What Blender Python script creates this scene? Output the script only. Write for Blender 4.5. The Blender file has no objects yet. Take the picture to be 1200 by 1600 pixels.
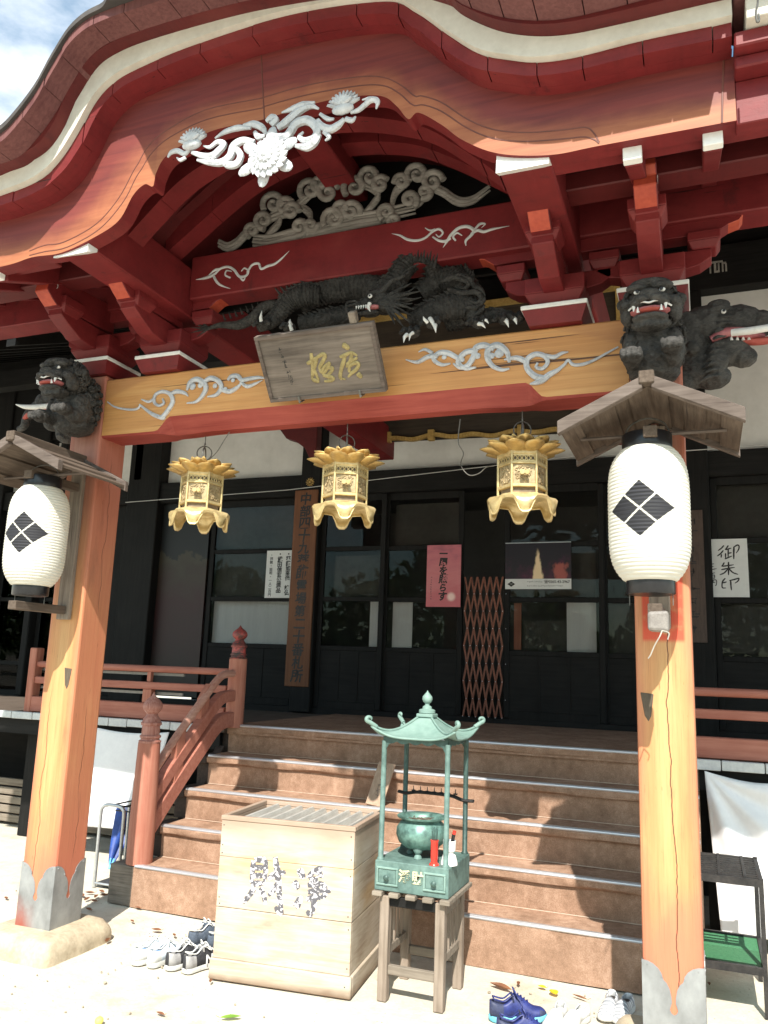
import bpy, bmesh, math, random
from mathutils import Vector, Matrix, Quaternion
random.seed(7)
SC = bpy.context.scene
COL = SC.collection
# ------------------------------------------------------------------ camera
CAM = Vector((1.86285484, -3.84454964, 1.62316928))
CR = Vector((0.93103537, 0.36323868, 0.03508285))
CU = Vector((0.03605421, -0.18722404, 0.98165536))
CF = Vector((-0.36314355, 0.91269098, 0.18740848))
FPX = 1262.83
cam = bpy.data.cameras.new('camera')
cam.sensor_fit = 'VERTICAL'; cam.sensor_height = 36.0; cam.lens = FPX / 1600 * 36.0
cam.clip_start = 0.05; cam.clip_end = 2000
camo = bpy.data.objects.new('camera', cam); COL.objects.link(camo)
m = Matrix.Identity(4)
for i in range(3):
    m[i][0] = CR[i]; m[i][1] = CU[i]; m[i][2] = -CF[i]; m[i][3] = CAM[i]
camo.matrix_world = m
SC.camera = camo
# ------------------------------------------------------------------ light
SUNV = Vector((0.25, -1.0, 1.10)).normalized()
sl = bpy.data.lights.new('sun', 'SUN'); sl.energy = 4.4; sl.angle = math.radians(0.5); sl.color = (1.0, 0.95, 0.87)
so = bpy.data.objects.new('sun', sl); COL.objects.link(so)
so.rotation_mode = 'QUATERNION'; so.rotation_quaternion = SUNV.to_track_quat('Z', 'Y'); so.location = (3, -12, 14)
W = bpy.data.worlds.new('World'); SC.world = W; W.use_nodes = True
wn = W.node_tree; wn.nodes.clear()
wo = wn.nodes.new('ShaderNodeOutputWorld'); bg = wn.nodes.new('ShaderNodeBackground'); bg.inputs[1].default_value = 0.115
sky = wn.nodes.new('ShaderNodeTexSky'); sky.sky_type = 'NISHITA'; sky.sun_disc = False
sky.sun_elevation = math.asin(SUNV.z); sky.sun_rotation = math.atan2(SUNV.x, SUNV.y)
sky.air_density = 1.0; sky.dust_density = 1.2
tcw = wn.nodes.new('ShaderNodeTexCoord'); mpw = wn.nodes.new('ShaderNodeMapping'); mpw.inputs['Scale'].default_value = (1, 1, 2.2)
nzw = wn.nodes.new('ShaderNodeTexNoise'); nzw.inputs['Scale'].default_value = 2.6; nzw.inputs['Detail'].default_value = 8; nzw.inputs['Roughness'].default_value = 0.55
rpw = wn.nodes.new('ShaderNodeValToRGB'); rpw.color_ramp.elements[0].position = 0.47; rpw.color_ramp.elements[1].position = 0.66
mxw = wn.nodes.new('ShaderNodeMix'); mxw.data_type = 'RGBA'; mxw.inputs[7].default_value = (8.0, 8.1, 8.2, 1)
L = wn.links.new
L(tcw.outputs['Generated'], mpw.inputs[0]); L(mpw.outputs[0], nzw.inputs['Vector']); L(nzw.outputs['Fac'], rpw.inputs[0])
tnt = wn.nodes.new('ShaderNodeMix'); tnt.data_type = 'RGBA'; tnt.blend_type = 'MULTIPLY'; tnt.inputs[0].default_value = 1; tnt.inputs[7].default_value = (.95, 1.22, 1.12, 1)
L(sky.outputs[0], tnt.inputs[6]); L(rpw.outputs[0], mxw.inputs[0]); L(tnt.outputs[2], mxw.inputs[6]); L(mxw.outputs[2], bg.inputs[0]); L(bg.outputs[0], wo.inputs[0])
vs = SC.view_settings
SC.display_settings.display_device = 'sRGB'
vs.view_transform = 'Standard'; vs.look = 'None'; vs.gamma = 1.0; vs.use_curve_mapping = False
vs.exposure = 0.95
SC.cycles.max_bounces = 8; SC.cycles.diffuse_bounces = 5; SC.cycles.transparent_max_bounces = 12

# ------------------------------------------------------------------ measuring: point of a sight line on a world plane
def ray(px, py): return CF + CR * ((px - 600) / FPX) - CU * ((py - 800) / FPX)
def on(px, py, ax, v):
    d = ray(px, py); return CAM + d * ((v - CAM[ax]) / d[ax])
def atY(px, py, y): return on(px, py, 1, y)
def atX(px, py, x): return on(px, py, 0, x)
def atZ(px, py, z): return on(px, py, 2, z)
def xz(pts, y): return [(p.x, p.z) for p in (atY(a, b, y) for a, b in pts)]

# ------------------------------------------------------------------ mesh builder
def catmull(P, n=6):
    P = [Vector(p) for p in P]
    if len(P) < 3: return P
    out = []
    for i in range(len(P) - 1):
        p0 = P[i - 1] if i else P[0] * 2 - P[1]
        p1, p2 = P[i], P[i + 1]
        p3 = P[i + 2] if i + 2 < len(P) else P[-1] * 2 - P[-2]
        for k in range(n):
            t = k / n
            out.append(0.5 * ((2 * p1) + (p2 - p0) * t + (2 * p0 - 5 * p1 + 4 * p2 - p3) * t * t + (3 * p1 - p0 - 3 * p2 + p3) * t ** 3))
    out.append(P[-1]); return out
def lerp(a, b, t): return a + (b - a) * t
def sm(t): t = max(0, min(1, t)); return t * t * (3 - 2 * t)

class MB:
    def __init__(s): s.bm = bmesh.new()
    def quad(s, a, b, c, d, mi=0):
        f = s.bm.faces.new([s.bm.verts.new(p) for p in (a, b, c, d)]); f.material_index = mi; return f
    def box(s, x0, x1, y0, y1, z0, z1, M=None, mi=0):
        return s.hexa([(x0, y0, z0), (x1, y0, z0), (x1, y1, z0), (x0, y1, z0), (x0, y0, z1), (x1, y0, z1), (x1, y1, z1), (x0, y1, z1)], M, mi)
    def hexa(s, P, M=None, mi=0):
        v = [s.bm.verts.new(M @ Vector(p) if M else p) for p in P]
        for q in ((3, 2, 1, 0), (4, 5, 6, 7), (0, 1, 5, 4), (1, 2, 6, 5), (2, 3, 7, 6), (3, 0, 4, 7)):
            s.bm.faces.new([v[i] for i in q]).material_index = mi
        return s
    def prism(s, poly, f, d0, d1, mi=0):
        n = len(poly)
        A = [s.bm.verts.new(f(u, v, d0)) for u, v in poly]; B = [s.bm.verts.new(f(u, v, d1)) for u, v in poly]
        fs = [s.bm.faces.new(A), s.bm.faces.new(B[::-1])]
        for i in range(n): fs.append(s.bm.faces.new((A[i], B[i], B[(i + 1) % n], A[(i + 1) % n])))
        for q in fs: q.material_index = mi
        return s
    def pY(s, poly, y0, y1, mi=0): return s.prism(poly, lambda u, v, d: (u, d, v), y0, y1, mi)
    def pX(s, poly, x0, x1, mi=0): return s.prism(poly, lambda u, v, d: (d, u, v), x0, x1, mi)
    def pZ(s, poly, z0, z1, mi=0): return s.prism(poly, lambda u, v, d: (u, v, d), z0, z1, mi)
    def tube(s, P, r, n=8, sq=None, mi=0, cap=True, up=None):
        """round tube along P; r number or list; sq=(axis, factor) flattens the section along a world axis"""
        P = [Vector(p) for p in P]; N = len(P)
        if not hasattr(r, '__len__'): r = [r] * N
        elif len(r) != N:
            rr = r; r = []
            for i in range(N):
                t = i / (N - 1) * (len(rr) - 1); k = min(int(t), len(rr) - 2); r.append(lerp(rr[k], rr[k + 1], t - k))
        prev = None; rings = []
        for i in range(N):
            t = (P[min(i + 1, N - 1)] - P[max(i - 1, 0)])
            if t.length < 1e-9: t = Vector((0, 0, 1))
            t.normalize()
            if prev is None:
                a = Vector(up) if up else (Vector((0, 1, 0)) if abs(t.y) < .9 else Vector((1, 0, 0)))
            else: a = prev
            a = (a - t * a.dot(t))
            if a.length < 1e-6: a = t.orthogonal()
            a.normalize(); prev = a; b = t.cross(a)
            ring = []
            for k in range(n):
                an = 2 * math.pi * k / n
                o = a * math.cos(an) * r[i] + b * math.sin(an) * r[i]
                if sq: o[sq[0]] *= sq[1]
                ring.append(s.bm.verts.new(P[i] + o))
            rings.append(ring)
        for i in range(N - 1):
            for k in range(n):
                s.bm.faces.new((rings[i][k], rings[i][(k + 1) % n], rings[i + 1][(k + 1) % n], rings[i + 1][k])).material_index = mi
        if cap:
            s.bm.faces.new(rings[0][::-1]).material_index = mi; s.bm.faces.new(rings[-1]).material_index = mi
        return s
    def lathe(s, prof, n=24, c=(0, 0, 0), mi=0, M=None, a0=0, cap=True):
        c = Vector(c); R = []
        for r, z in prof:
            ring = []
            for k in range(n):
                a = a0 + 2 * math.pi * k / n
                p = c + Vector((r * math.cos(a), r * math.sin(a), z))
                ring.append(s.bm.verts.new(M @ p if M else p))
            R.append(ring)
        for i in range(len(R) - 1):
            for k in range(n):
                s.bm.faces.new((R[i][k], R[i][(k + 1) % n], R[i + 1][(k + 1) % n], R[i + 1][k])).material_index = mi
        if cap:
            s.bm.faces.new(R[0][::-1]).material_index = mi; s.bm.faces.new(R[-1]).material_index = mi
        return s
    def ell(s, c, r, sub=2, rot=None, mi=0):
        M = Matrix.Translation(c) @ (rot.to_matrix().to_4x4() if rot else Matrix.Identity(4)) @ Matrix.Diagonal((r[0], r[1], r[2], 1))
        q = bmesh.ops.create_icosphere(s.bm, subdivisions=sub, radius=1, matrix=M)
        for v in q['verts']:
            for f in v.link_faces: f.material_index = mi
        return s
    def cone(s, a, b, r0, r1=0.001, n=8, mi=0): return s.tube([a, b], [r0, r1], n, mi=mi)
    def text(s, ch, size, M, depth=0.002, off=0.0, shear=0.0, mi=0, center=True):
        """raised lettering: M maps glyph plane (x right, y up, z out) to the world"""
        cu = bpy.data.curves.new('lettering', 'FONT'); cu.body = ch; cu.size = size; cu.extrude = depth; cu.offset = off; cu.shear = shear
        cu.align_x = 'LEFT'; cu.resolution_u = 3
        o = bpy.data.objects.new('lettering', cu); COL.objects.link(o)
        dg = bpy.context.evaluated_depsgraph_get(); dg.update()
        me = bpy.data.meshes.new_from_object(o.evaluated_get(dg))
        if len(me.vertices):
            cx = cy = 0
            if center:
                xs = [v.co.x for v in me.vertices]; ys = [v.co.y for v in me.vertices]
                cx = (min(xs) + max(xs)) / 2; cy = (min(ys) + max(ys)) / 2
            me.transform(M @ Matrix.Translation((-cx, -cy, 0)))
            k = len(s.bm.faces); s.bm.from_mesh(me); s.bm.faces.ensure_lookup_table()
            for f in s.bm.faces[k:]: f.material_index = mi
        COL.objects.unlink(o); bpy.data.objects.remove(o); bpy.data.meshes.remove(me); bpy.data.curves.remove(cu)
        return s
    def build(s, name, mats, parent=None, smooth=None, bev=0, seg=1, mods=(), rec=True, kind=None, loc=None):
        if rec: bmesh.ops.recalc_face_normals(s.bm, faces=s.bm.faces)
        me = bpy.data.meshes.new(name); s.bm.to_mesh(me); s.bm.free()
        for mt in (mats if isinstance(mats, (list, tuple)) else [mats]): me.materials.append(mt)
        if smooth is not None:
            for p in me.polygons: p.use_smooth = True
            me.set_sharp_from_angle(angle=math.radians(smooth))
        o = bpy.data.objects.new(name, me); COL.objects.link(o)
        if parent is not None: o.parent = parent
        if loc: o.location = loc
        for md in mods:
            q = o.modifiers.new(md[0], md[0])
            for k, v in md[1].items(): setattr(q, k, v)
        if bev:
            q = o.modifiers.new('BEVEL', 'BEVEL'); q.width = bev; q.segments = seg; q.limit_method = 'ANGLE'; q.angle_limit = math.radians(40)
        if kind: o['kind'] = kind
        return o

def thing(name, label, cat, loc=(0, 0, 0), rz=0, group=None):
    o = bpy.data.objects.new(name, None); COL.objects.link(o); o.empty_display_size = .1
    o.location = loc; o.rotation_euler = (0, 0, rz)
    return tag(o, label, cat, group)
def tag(o, label, cat, group=None):
    o['label'] = label; o['category'] = cat
    if group: o['group'] = group
    return o
def dup(root, loc, rz, label):
    r = root.copy(); COL.objects.link(r); r.location = loc; r.rotation_euler = (0, 0, rz); r['label'] = label
    for ch in list(root.children):
        c = ch.copy(); COL.objects.link(c); c.parent = r
        for g in list(ch.children):
            d = g.copy(); COL.objects.link(d); d.parent = c
    return r
def T(x, y, z): return Matrix.Translation((x, y, z))
def RZ(a): return Matrix.Rotation(a, 4, 'Z')
def facing(x, y, z, rz=0, tilt=0, spin=0):
    """glyph plane to a plane facing -Y at (x,y,z)"""
    return T(x, y, z) @ RZ(rz) @ Matrix.Rotation(math.radians(90) + tilt, 4, 'X') @ Matrix.Rotation(spin, 4, 'Z')

# ------------------------------------------------------------------ materials
class G:
    def __init__(s, name):
        s.m = bpy.data.materials.new(name); s.m.use_nodes = True; s.nt = s.m.node_tree; s.nt.nodes.clear()
        s.out = s.nt.nodes.new('ShaderNodeOutputMaterial'); s.b = s.nt.nodes.new('ShaderNodeBsdfPrincipled')
        s.nt.links.new(s.b.outputs[0], s.out.inputs[0])
        s.tc = s.nt.nodes.new('ShaderNodeTexCoord').outputs['Object']
    def put(s, sock, v):
        if isinstance(v, bpy.types.NodeSocket): s.nt.links.new(v, sock)
        elif hasattr(v, '__len__') and sock.type == 'RGBA' and len(v) == 3: sock.default_value = (*v, 1)
        else: sock.default_value = v
    def math(s, op, a, b=0.0, c=0.0, clamp=False):
        n = s.nt.nodes.new('ShaderNodeMath'); n.operation = op; n.use_clamp = clamp
        s.put(n.inputs[0], a); s.put(n.inputs[1], b); s.put(n.inputs[2], c); return n.outputs[0]
    def xyz(s, v=None):
        n = s.nt.nodes.new('ShaderNodeSeparateXYZ'); s.nt.links.new(v or s.tc, n.inputs[0]); return n.outputs
    def noise(s, scale, stretch=(1, 1, 1), detail=5, rough=.55, dist=0, off=(0, 0, 0)):
        mp = s.nt.nodes.new('ShaderNodeMapping'); mp.inputs['Scale'].default_value = stretch; mp.inputs['Location'].default_value = off
        s.nt.links.new(s.tc, mp.inputs[0])
        n = s.nt.nodes.new('ShaderNodeTexNoise'); n.inputs['Scale'].default_value = scale; n.inputs['Detail'].default_value = detail
        n.inputs['Roughness'].default_value = rough; n.inputs['Distortion'].default_value = dist
        s.nt.links.new(mp.outputs[0], n.inputs['Vector']); return n.outputs['Fac']
    def voro(s, scale, stretch=(1, 1, 1), feature='F1'):
        mp = s.nt.nodes.new('ShaderNodeMapping'); mp.inputs['Scale'].default_value = stretch; s.nt.links.new(s.tc, mp.inputs[0])
        n = s.nt.nodes.new('ShaderNodeTexVoronoi'); n.feature = feature; n.inputs['Scale'].default_value = scale
        s.nt.links.new(mp.outputs[0], n.inputs['Vector']); return n.outputs['Distance']
    def ramp(s, f, stops):
        n = s.nt.nodes.new('ShaderNodeValToRGB'); e = n.color_ramp.elements
        while len(e) < len(stops): e.new(0.5)
        for el, (p, c) in zip(e, stops):
            el.position = p; el.color = (*c, 1) if hasattr(c, '__len__') else (c, c, c, 1)
        s.put(n.inputs[0], f); return n.outputs[0]
    def mix(s, f, a, b):
        n = s.nt.nodes.new('ShaderNodeMix'); n.data_type = 'RGBA'; s.put(n.inputs[0], f); s.put(n.inputs[6], a); s.put(n.inputs[7], b); return n.outputs[2]
    def step(s, v, lo, hi):
        n = s.nt.nodes.new('ShaderNodeMapRange'); n.interpolation_type = 'SMOOTHSTEP'; s.put(n.inputs[0], v); n.inputs[1].default_value = lo; n.inputs[2].default_value = hi; return n.outputs[0]
    def fin(s, col, rough=.6, metal=0, bump=None, bs=.3, bd=.01, spec=None):
        s.put(s.b.inputs['Base Color'], col); s.put(s.b.inputs['Roughness'], rough); s.b.inputs['Metallic'].default_value = metal
        if spec is not None: s.b.inputs['Specular IOR Level'].default_value = spec
        if bump is not None:
            n = s.nt.nodes.new('ShaderNodeBump'); n.inputs['Strength'].default_value = bs; n.inputs['Distance'].default_value = bd
            s.nt.links.new(bump, n.inputs['Height']); s.nt.links.new(n.outputs[0], s.b.inputs['Normal'])
        return s.m
def simple(name, a, b, scale=6, stretch=(1, 1, 1), rough=.6, metal=0, bs=.2, bd=.005, lo=.35, hi=.65, detail=6, spec=None):
    g = G(name); f = g.noise(scale, stretch, detail); f2 = g.noise(scale * 5.3, stretch, 3)
    h = g.math('ADD', g.math('MULTIPLY', f, .6), g.math('MULTIPLY', f2, .4))
    return g.fin(g.ramp(h, [(lo, a), (hi, b)]), rough, metal, h, bs, bd, spec)
def wood(name, a, b, axis, scale=3, rough=.7, bs=.25, dark=None, spec=.3):
    """grain running along axis 0/1/2"""
    st = [14, 14, 14]; st[axis] = .9
    g = G(name); f = g.noise(scale, st, 7, .6, .4); p = g.noise(1.3 * scale, (1, 1, 1), 4)
    h = g.math('ADD', g.math('MULTIPLY', f, .65), g.math('MULTIPLY', p, .35))
    c = g.ramp(h, [(.33, a), (.66, b)])
    if dark:
        st2 = [26, 26, 26]; st2[axis] = .5
        k = g.step(g.noise(scale * .8, st2, 3), .66, .74); c = g.mix(k, c, dark)
    return g.fin(c, rough, 0, f, bs, .004, spec)
def m_red(name, lo, hi, fade):
    g = G(name); n = g.noise(3.2, (1, 1, 1), 7, .62); d = g.noise(17, (1, 1, 1), 5, .7); q = g.noise(1.7, (1, 1, 1.4), 4, .6, .5, (4, 2, 7))
    gx = g.noise(5, (.5, 9, 9), 5, .6); gy = g.noise(5, (9, .5, 9), 5, .6)
    grain = g.math('MINIMUM', gx, gy)
    c = g.ramp(g.math('ADD', g.math('MULTIPLY', n, .5), g.math('ADD', g.math('MULTIPLY', d, .2), g.math('MULTIPLY', grain, .3))), [(.32, lo), (.60, hi)])
    c = g.mix(g.math('MULTIPLY', g.step(q, .54, .70), .55), c, fade)                 # chalky, faded lacquer
    c = g.mix(g.math('MULTIPLY', g.step(g.noise(6, (1, 1, .6), 6, .7, 0, (9, 9, 1)), .58, .70), .5), c, (.045, .010, .011))   # grime
    ck = g.math('MULTIPLY', g.step(g.noise(2.6, (.5, 26, 26), 3, .5, .3), .70, .73), g.step(gx, .3, .5))
    c = g.mix(ck, c, (.02, .006, .006))
    return g.fin(c, .56, 0, g.math('ADD', g.math('MULTIPLY', d, .6), grain), .25, .004, .35)
RED = m_red('red_lacquer', (.100, .0095, .0105), (.185, .017, .019), (.215, .031, .029))
REDV = simple('vermilion_end_grain', (.33, .04, .02), (.46, .075, .035), 9, rough=.6)
RAILP = wood('faded_vermilion', (.29, .095, .065), (.42, .175, .125), 0, 3, .62)
RAILV = wood('faded_vermilion_post', (.30, .095, .062), (.43, .19, .13), 2, 3, .62)
DKRED = m_red('dark_red_board', (.065, .007, .008), (.115, .013, .013), (.14, .024, .02))
ROOFE = wood('shingle_edge', (.10, .035, .035), (.18, .075, .07), 2, 4, .8)
ROOFD = simple('dark_roof', (.03, .026, .025), (.07, .06, .055), 5, rough=.8)
WHITE = simple('white_paint', (.66, .65, .62), (.82, .81, .78), 7, rough=.5, bs=.08)
CREAM = simple('cream_plaster_band', (.52, .49, .42), (.66, .63, .55), 5, rough=.7, bs=.06)
PLAST = simple('white_plaster', (.62, .61, .58), (.74, .73, .70), 2.2, rough=.85, bs=.06)
BLACKW = wood('blackened_timber', (.006, .006, .006), (.016, .015, .014), 2, 3, .6, spec=.15)
BLACKX = wood('blackened_timber_beam', (.006, .006, .006), (.017, .016, .015), 0, 3, .6, spec=.15)
def m_carved(name, a, b, sc):
    g = G(name); n = g.noise(sc, (1, 1, 1), 6, .65); v = g.voro(sc * 2.6); w = g.noise(sc * 3.2, (1, 1, 3), 4, .6, 1.5)
    h = g.math('ADD', g.math('MULTIPLY', v, .8), g.math('MULTIPLY', w, .7))
    c = g.ramp(g.math('ADD', g.math('MULTIPLY', n, .55), g.math('MULTIPLY', w, .45)), [(.36, a), (.66, b)])
    return g.fin(c, .7, 0, h, .9, .014, .3)
CARVED = m_carved('smoke_dark_carving', (.022, .021, .020), (.105, .098, .090), 15)
GREYC = wood('grey_carved_cloud', (.13, .118, .10), (.34, .315, .285), 0, 5, .75)
def m_white_carving():
    g = G('white_carved_relief'); n = g.noise(9, (1, 1, 1), 6, .7); f = g.noise(45, (1, 1, 1), 4, .7); w = g.noise(16, (1, 1, 1), 3, .6, 2.0)
    c = g.ramp(n, [(.33, (.36, .375, .40)), (.62, (.57, .58, .60))])
    c = g.mix(g.math('MULTIPLY', g.step(f, .56, .70), .6), c, (.22, .21, .20)); c = g.mix(g.math('MULTIPLY', g.step(w, .58, .68), .45), c, (.27, .26, .25))
    return g.fin(c, .65, 0, g.math('ADD', f, g.math('MULTIPLY', w, 1.5)), .5, .006)
CARVW = m_white_carving()
SILV = wood('silver_grey_carving', (.36, .36, .36), (.66, .66, .65), 0, 5, .6)
STONE = simple('base_stone', (.36, .29, .20), (.55, .46, .33), 9, rough=.9, bs=.5, bd=.01)
OLDW = wood('weathered_grey_wood', (.07, .052, .042), (.17, .135, .115), 0, 4, .85, .4, (.05, .035, .03))
OLDY = wood('weathered_plank', (.055, .038, .027), (.14, .105, .08), 1, 4, .85, .4, (.04, .03, .025))
OLDV = wood('weathered_upright', (.13, .10, .08), (.30, .25, .20), 2, 4, .85, .4, (.05, .035, .03))
STANDW = wood('grey_stand_wood', (.15, .115, .085), (.31, .25, .20), 2, 4, .85, .4, (.09, .07, .05))
VERD = simple('verdigris_bronze', (.055, .10, .088), (.15, .24, .212), 7, rough=.65, bs=.15)
VERDD = simple('dark_verdigris', (.025, .05, .045), (.08, .14, .12), 8, rough=.5, metal=.3)
VERDL = simple('pale_verdigris', (.13, .215, .185), (.22, .325, .285), 5, rough=.6, bs=.1)
ALU = simple('aluminium_strip', (.50, .50, .52), (.66, .66, .68), 20, (1, 20, 20), .4, .7, bs=.05)
GALV = simple('galvanised_sheet', (.33, .35, .36), (.52, .54, .55), 6, rough=.5, metal=.55, bs=.1)
BLK = simple('black_lacquer', (.008, .008, .010), (.016, .016, .018), 8, rough=.3, bs=.05)
STEELB = simple('black_steel', (.016, .016, .017), (.05, .045, .042), 14, rough=.5, metal=.3)
TUBEG = simple('grey_tube', (.42, .44, .45), (.55, .57, .58), 10, rough=.35, metal=.7)
WIRE = simple('dull_wire', (.10, .10, .09), (.22, .21, .19), 20, rough=.5, metal=.5)
INK = simple('black_ink', (.006, .006, .006), (.012, .012, .012), 10, rough=.5)
PAPER = simple('notice_paper', (.62, .62, .60), (.70, .70, .68), 4, rough=.6, bs=.03)
CLOTH = simple('white_sheet', (.74, .74, .76), (.82, .82, .83), 6, rough=.8, bs=.05)
GOLD = simple('gilded_brass', (.40, .255, .08), (.62, .43, .17), 9, rough=.38, metal=.55, bs=.12)
GOLDL = simple('pale_brass', (.44, .32, .13), (.70, .56, .30), 9, rough=.42, metal=.45, bs=.12)
OCHRE = simple('ochre_gilt_trim', (.34, .22, .06), (.58, .40, .14), 12, rough=.5, metal=.2)
PINK = simple('painted_mouth', (.26, .06, .07), (.42, .15, .15), 12, rough=.5)
TOOTH = simple('white_painted_wood', (.60, .59, .56), (.74, .73, .70), 12, rough=.45)
LATT = simple('rust_red_lattice', (.13, .040, .022), (.22, .075, .042), 12, rough=.5, metal=.2)
GREEN = simple('green_mat', (.03, .14, .06), (.06, .22, .10), 60, rough=.9)
REDCUP = simple('red_cup', (.60, .03, .02), (.68, .05, .03), 8, rough=.25, bs=.03)
CERAM = simple('white_ceramic', (.78, .78, .76), (.84, .84, .82), 8, rough=.2, bs=.03)

def m_pillar():
    g = G('sun_faded_pillar_paint'); X, Y, Z = g.xyz()
    f = g.noise(2.2, (16, 16, .55), 7, .6, .5); p = g.noise(2.5, (1.5, 1.5, .8), 4)
    base = g.ramp(g.math('ADD', g.math('MULTIPLY', f, .55), g.math('MULTIPLY', p, .45)), [(.32, (.42, .175, .07)), (.5, (.52, .25, .10)), (.68, (.61, .33, .14))])
    ctr = g.step(g.math('ADD', g.math('ABSOLUTE', g.math('SUBTRACT', g.math('ABSOLUTE', X), 1.693)), g.math('MULTIPLY', g.math('SUBTRACT', p, .5), .16)), .075, .0)
    base = g.mix(g.math('MULTIPLY', ctr, .75), base, g.ramp(f, [(.3, (.48, .265, .10)), (.7, (.60, .37, .165))]))
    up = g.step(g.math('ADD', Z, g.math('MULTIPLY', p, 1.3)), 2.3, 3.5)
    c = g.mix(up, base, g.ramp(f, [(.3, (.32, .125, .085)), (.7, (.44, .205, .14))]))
    lowr = g.step(g.math('ADD', Z, g.math('MULTIPLY', p, -.9)), .45, -.05)
    c = g.mix(g.math('MULTIPLY', lowr, .7), c, (.52, .13, .085))
    # worn red left along the arrises
    ax = g.math('ABSOLUTE', g.math('SUBTRACT', g.math('ABSOLUTE', X), 1.693))
    ed = g.step(g.math('ADD', ax, g.math('MULTIPLY', g.noise(5, (1, 1, .5)), .08)), .108, .165)
    c = g.mix(g.math('MULTIPLY', ed, .65), c, (.46, .135, .08))
    # old red patch on the right pillar where a board kept the sun off
    bx = g.math('MULTIPLY', g.math('MULTIPLY', g.step(X, 1.60, 1.612), g.step(X, 1.79, 1.775)), g.math('MULTIPLY', g.step(Z, 1.765, 1.79), g.step(Z, 2.6, 2.3)))
    bx = g.math('MULTIPLY', bx, g.step(g.noise(14, (1, 1, 1), 4), .25, .5))
    c = g.mix(g.math('MULTIPLY', bx, .85), c, (.55, .045, .02))
    # drying cracks
    w1 = g.noise(1.4, (.3, .3, 2.2), 5)
    cx = g.math('ABSOLUTE', g.math('SUBTRACT', g.math('SUBTRACT', X, 1.712), g.math('MULTIPLY', g.math('SUBTRACT', w1, .5), .07)))
    ck = g.math('MULTIPLY', g.step(cx, .0028, .0012), g.step(Z, 2.15, 1.9))
    cx2 = g.math('ABSOLUTE', g.math('SUBTRACT', g.math('ADD', X, 1.735), g.math('MULTIPLY', g.math('SUBTRACT', w1, .5), .10)))
    ck2 = g.math('MULTIPLY', g.step(cx2, .0028, .001), g.step(Z, 1.5, 1.2))
    cx3 = g.math('ABSOLUTE', g.math('SUBTRACT', g.math('SUBTRACT', Y, .13), g.math('MULTIPLY', g.math('SUBTRACT', w1, .5), .11)))
    ck3 = g.math('MULTIPLY', g.step(cx3, .0024, .001), g.step(g.noise(.9, (0, 0, 1), 2), .45, .5))
    k = g.math('MAXIMUM', ck, g.math('MAXIMUM', ck2, ck3))
    sp = g.step(g.noise(9, (9, 9, 1.2), 2), .70, .74); k = g.math('MAXIMUM', k, g.math('MULTIPLY', sp, .35))
    gr = g.noise(11, (18, 18, .35), 4, .7); c = g.mix(g.math('MULTIPLY', g.step(gr, .53, .68), .4), c, (.27, .10, .045))
    dt = g.noise(3.2, (2, 2, .5), 5, .7); c = g.mix(g.math('MULTIPLY', g.step(dt, .56, .7), .35), c, (.20, .085, .05))
    c = g.mix(k, c, (.10, .035, .015))
    h = g.math('SUBTRACT', f, g.math('MULTIPLY', k, 3))
    return g.fin(c, .6, 0, h, .35, .004)
PILL = m_pillar()
def m_beam():
    g = G('yellow_faded_beam_paint'); X, Y, Z = g.xyz()
    f = g.noise(2.4, (.5, 14, 14), 7, .6, .5); p = g.noise(2, (1, 1, 1.5), 3)
    c = g.ramp(g.math('ADD', g.math('MULTIPLY', f, .6), g.math('MULTIPLY', p, .4)), [(.32, (.43, .185, .055)), (.52, (.55, .265, .085)), (.7, (.64, .355, .13))])
    gr = g.noise(9, (.25, 22, 22), 4, .7); c = g.mix(g.math('MULTIPLY', g.step(gr, .54, .68), .35), c, (.26, .11, .04))
    k = g.step(g.noise(1.6, (.35, 22, 22), 3, .5, .2), .665, .69)
    c = g.mix(k, c, (.09, .035, .012))
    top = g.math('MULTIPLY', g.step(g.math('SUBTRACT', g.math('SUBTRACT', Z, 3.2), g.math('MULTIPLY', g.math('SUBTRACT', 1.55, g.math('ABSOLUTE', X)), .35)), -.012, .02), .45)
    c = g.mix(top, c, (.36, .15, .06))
    return g.fin(c, .55, 0, g.math('SUBTRACT', f, k), .3, .004)
BEAM = m_beam()
BEAMR = wood('red_beam_soffit', (.24, .036, .03), (.37, .078, .058), 0, 3, .55)
def m_hafu():
    g = G('weathered_gable_board'); X, Y, Z = g.xyz()
    f = g.noise(2.2, (.7, 10, 10), 7, .6, .8); p = g.noise(2.6, (1, 1, 1), 5, .6, .6)
    # height above the board's lower edge is roughly a function of x: use the attribute stored per vertex
    at = g.nt.nodes.new('ShaderNodeAttribute'); at.attribute_name = 'rise'
    t = g.math('ADD', at.outputs['Fac'], g.math('MULTIPLY', g.math('SUBTRACT', p, .5), .55))
    wr = g.ramp(f, [(.3, (.26, .078, .032)), (.7, (.38, .138, .058))])
    rd = g.ramp(f, [(.3, (.10, .015, .014)), (.7, (.185, .031, .024))])
    c = g.mix(g.step(t, .06, .56), wr, rd)
    return g.fin(c, .6, 0, f, .2, .004)
HAFU = m_hafu()
def m_carpet():
    g = G('brown_stair_carpet'); n = g.noise(160, (1, 1, 1), 3, .7); p = g.noise(5, (1.4, 1, 1), 5, .65); q = g.noise(26, (1, 1, 1), 3)
    h = g.math('ADD', g.math('MULTIPLY', n, .35), g.math('ADD', g.math('MULTIPLY', p, .4), g.math('MULTIPLY', q, .25)))
    c = g.ramp(h, [(.33, (.175, .105, .068)), (.5, (.30, .185, .125)), (.66, (.45, .30, .215))])
    return g.fin(c, .95, 0, n, .6, .004, .1)
CARP = m_carpet()
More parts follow.
